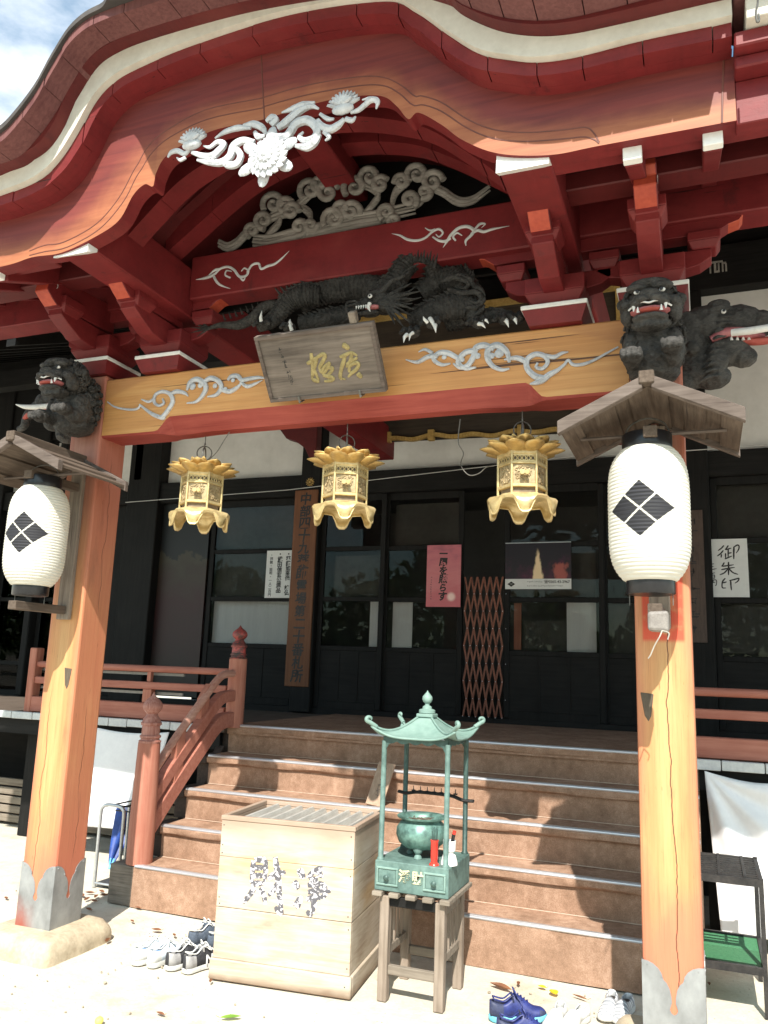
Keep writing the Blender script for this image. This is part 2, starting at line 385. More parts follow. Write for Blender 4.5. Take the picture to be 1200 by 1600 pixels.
def m_ground():
    g = G('pale_sandy_ground'); a = g.noise(.8, (1, 1, 1), 5); b = g.noise(9, (1, 1, 1), 6, .65); d = g.noise(70, (1, 1, 1), 3)
    h = g.math('ADD', g.math('MULTIPLY', a, .4), g.math('ADD', g.math('MULTIPLY', b, .35), g.math('MULTIPLY', d, .25)))
    c = g.ramp(h, [(.30, (.45, .39, .30)), (.5, (.57, .52, .43)), (.7, (.65, .61, .52))])
    peb = g.step(g.voro(26), .13, .07); c = g.mix(g.math('MULTIPLY', peb, g.step(b, .46, .58)), c, (.22, .18, .14))
    sc = g.noise(2.4, (1, 1, 1), 6, .7, .4, (3, 8, 0)); c = g.mix(g.math('MULTIPLY', g.step(sc, .53, .68), .45), c, (.33, .27, .19))
    return g.fin(c, .95, 0, h, .5, .02, .1)
GROUND = m_ground()
def m_box():
    g = G('bleached_box_wood'); X, Y, Z = g.xyz()
    f = g.noise(2.4, (1.2, 1.2, 13), 8, .62, 1.1); p = g.noise(3, (1, 1, 1.6), 4)
    c = g.ramp(g.math('ADD', g.math('MULTIPLY', f, .5), g.math('MULTIPLY', p, .5)), [(.32, (.31, .235, .17)), (.5, (.47, .395, .305)), (.68, (.59, .525, .435))])
    st = g.math('MULTIPLY', g.step(g.noise(2.2, (1, 1, 3), 3, .5, 0, (3, 1, 2)), .52, .66), g.math('MULTIPLY', g.step(Z, .3, .45), g.step(Z, .72, .6)))
    c = g.mix(g.math('MULTIPLY', st, .4), c, (.56, .35, .12))
    gr = g.step(g.math('ADD', Z, g.math('MULTIPLY', f, .25)), .80, .93)
    c = g.mix(g.math('MULTIPLY', gr, .6), c, (.28, .17, .12))
    lo = g.step(g.math('ADD', Z, g.math('MULTIPLY', p, -.1)), .01, -.05); c = g.mix(lo, c, (.18, .12, .08))
    return g.fin(c, .8, 0, f, .3, .003, .2)
BOXW = m_box()
def m_flake():
    g = G('flaking_ink'); n = g.noise(44, (1, 1, 1), 5, .6, .8)
    return g.fin(g.ramp(g.step(n, .505, .535), [(0, (.10, .095, .105)), (1, (.62, .59, .62))]), .8)
FLAKE = m_flake()
def m_paperlantern():
    g = G('lantern_paper_with_crest'); X, Y, Z = g.xyz()
    u = g.math('DIVIDE', X, .128); v = g.math('DIVIDE', Z, .118)
    d = g.math('ADD', g.math('ABSOLUTE', u), g.math('ABSOLUTE', v))
    ins = g.step(d, 1.0, .985)
    c1 = g.math('ABSOLUTE', g.math('ADD', u, v)); c2 = g.math('ABSOLUTE', g.math('SUBTRACT', u, v))
    gap = g.step(g.math('MINIMUM', c1, c2), .035, .055)
    fr = g.step(Y, .02, -.02)
    k = g.math('MULTIPLY', g.math('MULTIPLY', ins, gap), fr)
    n = g.noise(8); pap = g.ramp(n, [(.35, (.76, .73, .64)), (.65, (.82, .80, .73))])
    rg = g.math('SINE', g.math('MULTIPLY', Z, 2 * math.pi / .0165 ))
    ink = g.ramp(g.math('MULTIPLY_ADD', rg, .5, .5), [(0, (.010, .010, .012)), (1, (.045, .045, .055))])
    mt = g.fin(g.mix(k, pap, ink), .7)
    tr = g.nt.nodes.new('ShaderNodeBsdfTranslucent'); g.put(tr.inputs[0], g.mix(k, (.80, .74, .60), (.01, .01, .01)))
    mx = g.nt.nodes.new('ShaderNodeMixShader'); mx.inputs[0].default_value = .22
    g.nt.links.new(g.b.outputs[0], mx.inputs[1]); g.nt.links.new(tr.outputs[0], mx.inputs[2]); g.nt.links.new(mx.outputs[0], g.out.inputs[0])
    return mt
LANTP = m_paperlantern()
def m_glass(name, tint, rough=.02):
    g = G(name); tr = g.nt.nodes.new('ShaderNodeBsdfTransparent'); tr.inputs[0].default_value = (*tint, 1)
    gl = g.nt.nodes.new('ShaderNodeBsdfGlossy'); gl.inputs['Roughness'].default_value = rough; gl.inputs[0].default_value = (.20, .20, .20, 1)
    fr = g.nt.nodes.new('ShaderNodeFresnel'); fr.inputs[0].default_value = 1.45
    mx = g.nt.nodes.new('ShaderNodeMixShader'); g.nt.links.new(fr.outputs[0], mx.inputs[0]); g.nt.links.new(tr.outputs[0], mx.inputs[1]); g.nt.links.new(gl.outputs[0], mx.inputs[2])
    g.nt.links.new(mx.outputs[0], g.out.inputs[0]); g.nt.nodes.remove(g.b); return g.m
GLASS = m_glass('dusty_pane', (.92, .92, .91), .0)
def m_leaf(name, a, b, tr=.35):
    g = G(name); c = g.ramp(g.noise(9), [(.3, a), (.7, b)]); g.fin(c, .6)
    t = g.nt.nodes.new('ShaderNodeBsdfTranslucent'); g.put(t.inputs[0], c)
    mx = g.nt.nodes.new('ShaderNodeMixShader'); mx.inputs[0].default_value = tr
    g.nt.links.new(g.b.outputs[0], mx.inputs[1]); g.nt.links.new(t.outputs[0], mx.inputs[2]); g.nt.links.new(mx.outputs[0], g.out.inputs[0]); return g.m
LEAFB = m_leaf('dry_brown_leaf', (.16, .06, .03), (.34, .16, .08)); LEAFG = m_leaf('green_leaf', (.12, .26, .03), (.26, .42, .06)); LEAFY = m_leaf('yellow_leaf', (.75, .45, .02), (.85, .62, .05))
LEAFT = m_leaf('garden_foliage', (.04, .09, .02), (.15, .22, .06))
BARK = simple('bark', (.06, .045, .03), (.13, .10, .07), 9, (3, 3, .6), .9)
PLAQ = wood('plaque_grey_wood', (.075, .06, .05), (.22, .18, .15), 0, 3.2, .8, .4, (.04, .03, .025))
GILT = simple('tarnished_gold_paint', (.20, .155, .06), (.42, .34, .15), 40, rough=.5, metal=.3)
FRETB = simple('dark_lantern_inside', (.10, .07, .04), (.22, .16, .10), 12, rough=.6)
GOLDP = simple('pale_brass_panel', (.26, .19, .10), (.50, .39, .22), 40, rough=.5, metal=.3)
DRAG = m_carved('black_dragon_carving', (.014, .0135, .013), (.085, .08, .074), 22)
SEAM = simple('pale_carpet_seam', (.42, .30, .22), (.55, .41, .31), 30)
STANDX = wood('grey_slat_wood', (.13, .105, .08), (.29, .245, .195), 0, 3, .85)
OLDX = wood('grey_block_wood', (.09, .075, .06), (.26, .22, .18), 0, 5, .85, .5, (.03, .025, .02))
BLACKB = wood('dark_brown_timber', (.02, .013, .009), (.06, .04, .03), 1, 4, .7)
FINW = wood('worn_finial_paint', (.26, .085, .06), (.50, .27, .22), 2, 6, .6, .3, (.10, .05, .04))
FIND = simple('dark_finial_paint', (.05, .035, .03), (.42, .07, .06), 11, (1, 1, 2), .5, lo=.42, hi=.6)
RAILW = wood('bleached_handrail', (.34, .14, .10), (.52, .30, .23), 1, 4, .7)
# ------------------------------------------------------------------ setting: ground
gm = MB()
N = 60
def gz(x, y):
    return 0.006 * math.sin(x * 2.1 + y * 1.3) * math.sin(y * 1.7 - x * .6) if abs(x) < 8 and abs(y) < 8 else 0
xs = [-400, -120, -40, -16] + [-8 + 16 * i / N for i in range(N + 1)] + [16, 40, 120, 400]
vv = [[gm.bm.verts.new((x, y, gz(x, y) - .004)) for y in xs] for x in xs]
for i in range(len(xs) - 1):
    for j in range(len(xs) - 1): gm.bm.faces.new((vv[i][j], vv[i + 1][j], vv[i + 1][j + 1], vv[i][j + 1]))
gm.build('ground', GROUND, smooth=60, kind='structure')

# ------------------------------------------------------------------ porch
PX = 1.693
porch = thing('temple_porch', 'red lacquered temple porch with curved gable roof on two faded orange pillars', 'temple porch')
def pil(x):
    mb = MB(); mb.box(x - .12, x + .12, 0, .24, .118, 3.36)
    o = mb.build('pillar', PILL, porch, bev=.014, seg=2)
    # scalloped sheet-metal sleeve round the foot
    s = MB()
    prof = [(-.122, 0), (.122, 0), (.122, .335), (.100, .333), (.078, .325), (.058, .310), (.045, .292), (.038, .268), (.026, .258), (.014, .235), (.008, .205), (.007, .185), (.016, .158), (.009, .145), (0, .140), (-.009, .145), (-.016, .158), (-.007, .185), (-.008, .205), (-.014, .235), (-.026, .258), (-.038, .268), (-.045, .292), (-.058, .310), (-.078, .325), (-.100, .333), (-.122, .335)]
    for k in range(4):
        M = T(x, .12, .12) @ RZ(k * math.pi / 2)
        s.prism(prof, lambda u, v, d: M @ Vector((u, d, v)), -.1235, -.1205)
        for u, v in ((-.1, .32), (.1, .32), (-.045, .28), (.045, .28)):
            s.lathe([(.004, 0), (.003, .003)], 8, M=M @ T(u, -.1235, v) @ Matrix.Rotation(math.pi / 2, 4, 'X'))
    s.build('metal_sleeve', SLEEVE, o)
    w = MB(); px = x + (.06 if x < 0 else -.075)
    w.pY([(px - .028, 1.55), (px + .028, 1.545), (px + .016, 1.45), (px + .004, 1.425), (px - .012, 1.45)], -.003, .01)
    w.build('wooden_plug', BARK, o, bev=.003)
    return o
def m_sleeve():
    g = G('worn_sheet_metal'); X, Y, Z = g.xyz(); n = g.noise(7, (1, 1, .7), 5, .6); q = g.noise(30)
    c = g.ramp(n, [(.32, (.19, .195, .195)), (.68, (.36, .37, .37))])
    rd = g.math('MULTIPLY', g.step(g.math('ADD', g.math('MULTIPLY', n, .25), Z), .40, .22), g.math('MULTIPLY', g.step(X, -1.66, -1.78), g.step(Y, .06, .0)))
    c = g.mix(rd, c, (.36, .10, .07))
    return g.fin(c, .5, .35, q, .08, .002)
SLEEVE = m_sleeve()
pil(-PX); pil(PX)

# tie beam with raised soffit: cross-section swept along x
bm_ = MB(); ZB, ZT = 2.953, 3.331
XS = [-1.572 + 3.144 * i / 120 for i in range(121)]
rows = []
for x in XS:
    a = sm((1.17 - abs(x)) / .10); ch = .012 + .085 * a; dp = .012 + .07 * a
    arch = .05 * sm((1.05 - abs(x)) / .28)
    pts = [(.006, ZT - .01), (.016, ZT), (.20, ZT), (.21, ZT - .01), (.21, ZB + .03), (.20 - .03 * a, ZB + arch * .2), (.006 + dp, ZB + arch * .2), (.006, ZB + ch)]
    rows.append([bm_.bm.verts.new((x, y, z)) for y, z in pts])
for i in range(len(rows) - 1):
    for k in range(8):
        f = bm_.bm.faces.new((rows[i][k], rows[i][(k + 1) % 8], rows[i + 1][(k + 1) % 8], rows[i + 1][k]))
        f.material_index = 1 if k in (4, 5, 6) else 0
bm_.bm.faces.new(rows[0]); bm_.bm.faces.new(rows[-1][::-1])
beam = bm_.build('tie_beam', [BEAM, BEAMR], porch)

def relief(mb, strokes, y, r, n=6, flat=.55, dense=5):
    """carved scrolls: photograph strokes laid on the plane y, thick in the middle, tapering at the ends"""
    for st in strokes:
        pts = st[0] if isinstance(st, tuple) and isinstance(st[0], list) else st
        rr = st[1] if isinstance(st, tuple) and isinstance(st[0], list) else r
        P = catmull([atY(a, b, y) for a, b in pts], dense)
        mb.tube(P, rr, n, sq=(1, flat))
def spiral(cx, cy, r, turns=1.25, a0=0, d=1, n=14, k=.22):
    out = []
    for i in range(n + 1):
        t = i / n; a = a0 + d * turns * 2 * math.pi * t; q = r * (1 - t * (1 - k)); out.append((cx + q * math.cos(a), cy + q * math.sin(a)))
    return out
# white cloud reliefs on the beam
def beam_cloud(strokes, lumps):
    mb = MB(); relief(mb, [(p, [q * 1.5 for q in r]) if isinstance(p, list) and isinstance(r, list) and not isinstance(r[0], tuple) else (p, r) for p, r in strokes], .0, .012, flat=.9)
    for (a, b, r) in lumps:
        p = atY(a, b, .0); mb.ell(p, (r, r * .5, r), 2)
    return mb.build('cloud_relief', CARVW, beam, smooth=28)
TP = [.003, .006, .012, .012, .009, .004]
beam_cloud([
    ([(168, 628), (180, 636), (200, 640), (214, 639), (220, 633)], [.003, .004, .005, .005, .005]),
    ([(218, 632), (228, 640), (240, 648), (254, 653), (258, 650)], [.004, .006, .009, .010, .004]),
    ([(254, 652), (262, 642), (270, 628), (266, 616), (254, 612), (243, 617), (241, 628), (248, 634), (256, 630), (254, 623)], [.010, .010, .010, .009, .008, .007, .007, .006, .006, .004]),
    ([(221, 624), (232, 628), (240, 624)], [.003, .006, .006]),
    ([(264, 617), (276, 612), (288, 614), (294, 619)], [.007, .010, .008, .003]),
    ([(292, 610), (297, 598), (308, 593), (318, 598), (322, 607), (316, 619), (306, 628), (292, 630)], [.005, .010, .012, .012, .011, .009, .006, .003]),
    ([(318, 597), (330, 591), (342, 596), (346, 606), (338, 617), (324, 620)], [.008, .011, .011, .010, .008, .003]),
    ([(344, 608), (358, 612), (370, 606), (378, 598)], [.009, .010, .008, .004]),
    ([(356, 594), (362, 588), (372, 588), (378, 594), (390, 592), (404, 590), (416, 591)], [.006, .009, .010, .009, .009, .007, .002]),
    ([(376, 597), (386, 604), (398, 600), (410, 594)], [.006, .008, .006, .002]),
], [(301, 604, .022), (313, 602, .018), (336, 603, .016), (364, 594, .014), (352, 608, .014)])
beam_cloud([
    ([(966, 542), (948, 552), (930, 562), (912, 569), (896, 570), (888, 563), (882, 570)], [.003, .004, .005, .006, .006, .005, .005]),
    ([(884, 568), (872, 578), (858, 586), (848, 594), (838, 598), (828, 600)], [.005, .007, .011, .012, .009, .003]),
    ([(850, 592), (836, 588), (824, 576), (824, 562), (836, 554), (850, 556), (856, 566), (848, 576), (838, 574), (840, 567)], [.012, .012, .011, .010, .010, .009, .008, .007, .006, .004]),
    ([(852, 556), (866, 558), (878, 552), (888, 550)], [.008, .008, .006, .002]),
    ([(824, 566), (810, 560), (798, 560), (788, 562)], [.010, .010, .007, .003]),
    ([(796, 566), (792, 550), (778, 540), (764, 546), (762, 560), (770, 572), (784, 578), (796, 576)], [.006, .011, .013, .012, .011, .009, .007, .003]),
    ([(772, 546), (758, 540), (744, 544), (740, 558), (730, 572), (718, 574), (708, 568)], [.009, .012, .012, .011, .010, .008, .003]),
    ([(740, 548), (726, 552), (716, 566), (728, 576), (744, 574)], [.010, .011, .010, .008, .003]),
    ([(716, 560), (700, 552), (686, 552), (678, 562), (690, 570), (704, 568)], [.009, .011, .010, .009, .007, .003]),
    ([(684, 556), (668, 558), (652, 566), (634, 562)], [.010, .009, .007, .002]),
    ([(676, 552), (664, 546), (654, 550)], [.007, .006, .002]),
], [(780, 552, .026), (768, 556, .018), (746, 556, .018), (722, 562, .015), (694, 558, .014)])

# ---- curved gable tiers
def zfun(pts, lext=None, rext=None):
    P = sorted(catmull([(a, 0, b) for a, b in pts], 8), key=lambda p: p[0])
    P = [(p[0], p[2]) for p in P]
    P = [(-3.6, lext if lext is not None else P[0][1])] + ([(P[0][0] - .15, lext)] if lext is not None else []) + P
    P = P + ([(P[-1][0] + .15, rext)] if rext is not None else []) + [(3.6, rext if rext is not None else P[-1][1])]
    def f(x):
        for (a, b), (c, d) in zip(P, P[1:]):
            if a <= x <= c: return b + (d - b) * ((x - a) / (c - a) if c > a else 0)
        return P[-1][1]
    return f
pA = [(0, 417), (50, 402), (95, 395), (145, 372), (185, 345), (208, 305), (226, 288), (239, 291), (244, 270), (264, 240), (330, 205), (410, 187), (480, 165), (540, 152), (595, 150), (620, 166), (638, 186), (654, 176), (690, 195), (725, 220), (780, 240), (860, 242), (940, 227), (1130, 192)]
pC = [(0, 327), (50, 320), (100, 295), (140, 250), (165, 210), (200, 165), (250, 132), (300, 112), (400, 85), (500, 65), (600, 50), (675, 65), (725, 100), (765, 127), (820, 140), (880, 137), (950, 125), (1125, 92)]
pE = [(0, 307), (45, 290), (75, 272), (100, 245), (125, 205), (150, 160), (175, 132), (210, 110), (300, 72), (450, 25), (600, 3), (650, 20), (700, 55), (750, 85), (800, 95), (840, 98), (900, 90), (1000, 65), (1120, 40)]
pG = [(0, 275), (40, 257), (75, 235), (100, 200), (120, 155), (150, 107), (200, 75), (300, 40), (425, 5), (560, -18), (640, -15), (695, 2), (725, 25), (775, 47), (825, 56), (880, 55), (950, 42), (1100, 7)]
pG2 = [(0, 257), (30, 245), (55, 220), (85, 180), (110, 135), (145, 85), (200, 55), (350, 10), (480, -16), (600, -30), (690, -12), (725, 8), (775, 25), (825, 32), (880, 30), (950, 15)]
pH = [(0, 227), (30, 205), (55, 170), (80, 130), (110, 80), (150, 42), (200, 12), (235, 0)]
YH = -.88
A3 = xz(pA, YH)
A3s = catmull([(a, 0, b) for a, b in [(-3.6, A3[0][1] + .01), (-2.2, A3[0][1] + .01)] + A3 + [(2.035, A3[-1][1])]], 7)
A3s = [(p[0], p[2]) for p in A3s]
for i in range(1, len(A3s)):
    if A3s[i][0] <= A3s[i - 1][0] + .0006: A3s[i] = (A3s[i - 1][0] + .0006, A3s[i][1])
zC = zfun(xz(pC, -.88), 3.985, 3.94)
zE1 = zfun(xz(pE, -1.0), 3.985, 4.0)
zG = zfun(xz(pG, -1.035), 4.07, 4.066)
zG2 = zfun(xz(pG2, -1.10), 4.095, 4.095)
Hl = xz(pH, -1.22); Hm = [(-2.0, 4.20), (-1.65, 4.17)] + [(a, b + .005) for a, b in Hl]
zH = zfun(Hm + [(0, 4.78)] + [(.02 - a, b) for a, b in Hm[::-1]], 4.2, 4.2)
GX = [-2.9 + 4.94 * i / 220 for i in range(221)]
# hafu board (grid, with the rise of each vertex stored for its weathering)
hb = MB(); lay = hb.bm.verts.layers.float.new('rise'); R6 = 7
grid = []
for (x, z) in A3s:
    col = []
    for k in range(R6 + 1):
        t = k / R6; v = hb.bm.verts.new((x, YH, lerp(z, zC(x), t))); v[lay] = t; col.append(v)
    v = hb.bm.verts.new((x, YH + .085, z)); v[lay] = .9; w = hb.bm.verts.new((x, YH + .085, zC(x))); w[lay] = 1
    grid.append((col, v, w))
for (c0, v0, w0), (c1, v1, w1) in zip(grid, grid[1:]):
    for k in range(R6): hb.bm.faces.new((c0[k], c1[k], c1[k + 1], c0[k + 1]))
    f = hb.bm.faces.new((c0[0], v0, v1, c1[0])); f.material_index = 1
    hb.bm.faces.new((v0, w0, w1, v1)).material_index = 1
hafu = hb.build('gable_bargeboard', [HAFU, RED], porch, rec=False)
# two incised lines and the plank joints
gl = MB()
for off in ((0, 0), (0, 1)):
    if off[1] == 0: L1 = [(46, 392), (70, 383), (100, 378), (150, 350), (185, 310), (208, 268), (216, 255), (232, 228), (260, 204), (320, 172), (405, 154), (412, 152), (480, 133), (560, 120), (600, 121), (628, 134), (648, 150), (660, 150), (690, 160), (730, 186), (770, 202), (820, 207), (880, 203), (915, 199), (928, 208), (936, 222)]
    else: L1 = [(46, 399), (70, 393), (105, 386), (155, 358), (192, 316), (212, 278), (221, 264), (238, 238), (266, 214), (325, 186), (408, 169), (414, 166), (480, 148), (560, 134), (600, 134), (624, 146), (645, 164), (662, 164), (690, 174), (730, 200), (770, 216), (820, 221), (880, 217), (912, 214), (928, 218), (936, 224)]
    gl.tube(catmull([atY(a, b, YH - .0005) for a, b in L1], 5), .0035, 5, sq=(1, .5))
for q in ([(408, 84), (410, 130), (413, 187)], [(1131, 90), (1129, 140), (1128, 192)]):
    gl.tube([atY(a, b, YH - .0005) for a, b in q], .004, 5, sq=(1, .5))
gl.build('carved_groove', simple('incised_line', (.10, .03, .02), (.15, .045, .03)), hafu)
def tier(name, mt, lo, up, y0, y1, xs=GX, gap=None, smooth=None):
    yf = y0 if callable(y0) else (lambda x: y0)
    mb = MB(); lf = lo if callable(lo) else (lambda x: lo); uf = up
    cells = [xs]
    if gap:
        cells = []; cur = [xs[0]]; acc = 0
        for a, b in zip(xs, xs[1:]):
            acc += math.hypot(b - a, uf(b) - uf(a)); cur.append(b)
            if acc > gap: cells.append(cur); cur = [b]; acc = random.uniform(-.06, .05)
        if len(cur) > 1: cells.append(cur)
    for c in cells:
        g = .0022 if gap else 0; jz = random.uniform(-.003, .003) if gap else 0
        P = [(x + (g if i == 0 else (-g if i == len(c) - 1 else 0)), x) for i, x in enumerate(c)]
        r = [[mb.bm.verts.new(q) for q in ((xx, yf(x) + jz, lf(x)), (xx, y1, lf(x)), (xx, y1, uf(x)), (xx, yf(x) + jz, uf(x)))] for xx, x in P]
        for a, b in zip(r, r[1:]):
            for k in range(4): mb.bm.faces.new((a[k], a[(k + 1) % 4], b[(k + 1) % 4], b[k]))
        mb.bm.faces.new(r[0]); mb.bm.faces.new(r[-1][::-1])
    return mb.build(name, mt, porch, smooth=smooth)
def slope(f, x): return math.hypot(1, (f(x + .02) - f(x - .02)) / .04)
tier('eave_moulding', RED, lambda x: zC(x) - .004, lambda x: zE1(x) - .058 * slope(zE1, x), -.93, -.79)
tier('segmented_eave_board', RED, lambda x: zE1(x) - .057 * slope(zE1, x), zE1, -1.0, -.80, gap=.22)
tier('white_eave_band', CREAM, lambda x: zE1(x) + .001, zG, -1.035, -.82)
tier('upper_eave_board', DKRED, lambda x: zG(x) + .001, zG2, -1.10, -.84)
tier('shingle_edge', ROOFE, lambda x: zG2(x) + .001, lambda x: max(zH(x), zG2(x) + .05), -1.22, -.86, gap=.17)
tier('roof_skin', ROOFD, lambda x: max(zH(x), zG2(x) + .05) + .001, lambda x: max(zH(x), zG2(x) + .05) + .03, lambda x: -1.24 - .34 * sm((1.0 - abs(x - .25)) / .4), .6)  # front edge bowed forward over the crest, overhang added to shade the beam
# ceiling: barrel behind the gable, then the slope up to the hall
def symf(P):
    return zfun([(-a, b) for a, b in P[::-1] if a > 0] + P)
zV = symf([(0, 4.65), (.25, 4.62), (.5, 4.54), (.7, 4.44), (.9, 4.28), (1.1, 4.08), (1.3, 3.88), (1.5, 3.82)])
zR1 = symf([(0, 4.36), (.25, 4.335), (.48, 4.27), (.70, 4.17), (.87, 4.03), (1.02, 3.89), (1.1, 3.80)])
zR2 = symf([(0, 4.50), (.25, 4.47), (.5, 4.395), (.7, 4.28), (.9, 4.14), (1.07, 4.02), (1.12, 3.98)])
tier('barrel_ceiling', DKRED, zV, lambda x: zV(x) + .03, -.80, .3, xs=[x for x in GX if abs(x) < 1.36])
cl = MB()
for s in (-1, 1):
    x0, x1 = sorted((s * 1.345, s * 3.4))
    cl.hexa([(x0, -.80, 3.80), (x1, -.80, 3.80), (x1, 4.3, 6.25), (x0, 4.3, 6.25), (x0, -.80, 3.84), (x1, -.80, 3.84), (x1, 4.3, 6.29), (x0, 4.3, 6.29)])
cl.hexa([(-1.35, .304, 4.40), (1.35, .304, 4.40), (1.35, 4.3, 6.26), (-1.35, 4.3, 6.26), (-1.35, .304, 4.70), (1.35, .304, 4.70), (1.35, 4.3, 6.4), (-1.35, 4.3, 6.4)])
cl.build('sloping_ceiling', DKRED, porch)
rf = MB()
rf.hexa([(-3.5, .6, 4.80), (3.5, .6, 4.80), (3.5, 4.4, 6.6), (-3.5, 4.4, 6.6), (-3.5, .6, 4.86), (3.5, .6, 4.86), (3.5, 4.4, 6.7), (-3.5, 4.4, 6.7)])
rf.build('roof_slope', ROOFD, porch)
for (y0, y1, zf, th) in ((-.58, -.45, zR1, .12), (-.17, -.05, zR2, .12)):
    tier('arched_rib', RED, zf, lambda x: zf(x) + th, y0, y1, xs=[x for x in GX if abs(x) < 1.09], gap=.36)
    tier('rib_cap', DKRED, lambda x: zf(x) + th + .001, lambda x: zf(x) + th + .05, y0 - .07, y1 + .03, xs=[x for x in GX if abs(x) < 1.09])
MB().box(-.13, .06, -.78, .24, 4.39, 4.53).build('ridge_beam', RED, porch, bev=.006)
MB().pY([(x, zV(x) - .003) for x in GX if abs(x) < 1.3][::-1] + [(-1.3, 3.80), (1.3, 3.80)], .245, .27).build('recess_shade_panel', BLACKX, porch)  # black sheet in place of the deep shade inside the open gable
# beams between the purlins, purlins with white ends
ub = MB().box(-1.008, 1.123, .0, .16, 3.79, 4.07).build('upper_cross_beam', RED, porch, bev=.008)
for s, cx in ((-1, -1.12), (1, 1.235)):
    p = MB().box(cx - .11, cx + .11, -.795, 3.6, 3.69, 4.0).build('purlin', RED, porch, bev=.008)
    MB().hexa([(cx - .11, -.868, 3.655), (cx + .11, -.868, 3.655), (cx + .112, -.797, 3.688), (cx - .112, -.797, 3.688), (cx - .11, -.83, 4.0), (cx + .11, -.83, 4.0), (cx + .112, -.797, 4.02), (cx - .112, -.797, 4.02)]).build('white_end_cap', WHITE, p)
    for x in (1.667, 1.963, 2.26, 2.56, 2.86):
        M = T(s * x, -.80, 3.69) @ Matrix.Rotation(math.atan(.42), 4, 'X')
        r = MB().box(-.034, .034, .0, 1.0, -.062, .062, M).build('rafter', RED, porch, bev=.004)
        M2 = T(s * x, -.80, 3.69)
        MB().box(-.036, .036, -.035, .004, -.066, .064, M2).build('white_rafter_end', WHITE, r, bev=.003)
    a, b = sorted((s * 1.33, s * 3.4))
    MB().box(a, b, -.42, -.28, 3.80, 3.95).build('eave_purlin', DKRED, porch, bev=.006)
    MB().box(a, b, .02, .2, 3.81, 4.06).build('wall_plate', RED, porch, bev=.006)
    MB().box(a, b, -.80, -.70, 3.70, 3.80).build('eave_batten', RED, porch, bev=.006)
# bracket sets
def bracket(cx, zt, sgn, outer):
    root = MB()
    # bearing plate: red foot under a white-edged lip
    root.hexa([(cx - .13, -.03, zt), (cx + .13, -.03, zt), (cx + .13, .23, zt), (cx - .13, .23, zt), (cx - .16, -.06, zt + .075), (cx + .16, -.06, zt + .075), (cx + .16, .26, zt + .075), (cx - .16, .26, zt + .075)])
    r = root.build('bracket_set', RED, porch)
    MB().box(cx - .165, cx + .165, -.065, .265, zt + .077, zt + .10).build('white_lip', WHITE, r, bev=.004)
    def block(x, y, z, w, h, d=None):
        d = d or w
        mb = MB(); k = .72; zm = z + h * .45
        for (za, zb, wa, wb) in ((z, zm, k, 1), (zm, z + h, 1, 1)):
            mb.hexa([(x - w * wa / 2, y - d * wa / 2, za), (x + w * wa / 2, y - d * wa / 2, za), (x + w * wa / 2, y + d * wa / 2, za), (x - w * wa / 2, y + d * wa / 2, za), (x - w * wb / 2, y - d * wb / 2, zb), (x + w * wb / 2, y - d * wb / 2, zb), (x + w * wb / 2, y + d * wb / 2, zb), (x - w * wb / 2, y + d * wb / 2, zb)])
        mb.build('bearing_block', RED, r, bev=.004)
    block(cx, .10, zt + .10, .30, .15)
    z0 = zt + .20
    # arm across (curved soffit) and its blocks
    w = .27
    mb = MB(); mb.pY([(cx - w, z0 + .10), (cx - w, z0 + .055), (cx - w * .8, z0 + .02), (cx - w * .45, z0), (cx + w * .45, z0), (cx + w * .8, z0 + .02), (cx + w, z0 + .055), (cx + w, z0 + .10)], .05, .15)
    mb.build('bracket_arm', RED, r, bev=.004)
    for x in (cx - w * .88, cx + w * .88):
        if outer and (x - cx) * sgn < 0: continue
        block(x, .10, z0 + .101, .15, .085)
    # arm forward
    mb = MB(); mb.pX([(.1, z0 + .10), (-.36, z0 + .10), (-.36, z0 + .06), (-.30, z0 + .025), (-.18, z0 - .03), (.1, z0 - .05)], cx - .052, cx + .052)
    mb.build('bracket_arm', RED, r, bev=.004)
    block(cx, -.29, z0 + .075, .165, .10)
    # projecting nose with the vermilion end
    mb = MB(); mb.pX([(.1, z0 + .30), (-.50, z0 + .275), (-.51, z0 + .24), (-.475, z0 + .21), (-.485, z0 + .16), (-.44, z0 + .125), (-.40, z0 + .10), (.1, z0 + .12)], cx - .05, cx + .05)
    for f in mb.bm.faces:
        pass
    o = mb.build('beam_nose', [RED, REDV], r, bev=.004)
    for p in o.data.polygons:
        if p.center.y < -.40 and abs(p.normal.x) < .5 and p.normal.y < -.1: p.material_index = 1
    # painted curl on both cheeks of the nose
    for sx in (-1, 1):
        c = MB(); c.tube([(cx + sx * .0515, -.43 + .022 * (1 - t / 16 * .7) * math.cos(-1.2 + t * .36), z0 + .215 + .022 * (1 - t / 16 * .7) * math.sin(-1.2 + t * .36)) for t in range(13)], [.001, .0035, .0035, .001], 6, sq=(0, .4))
        c.build('painted_curl', SILV, o)
    return r, z0
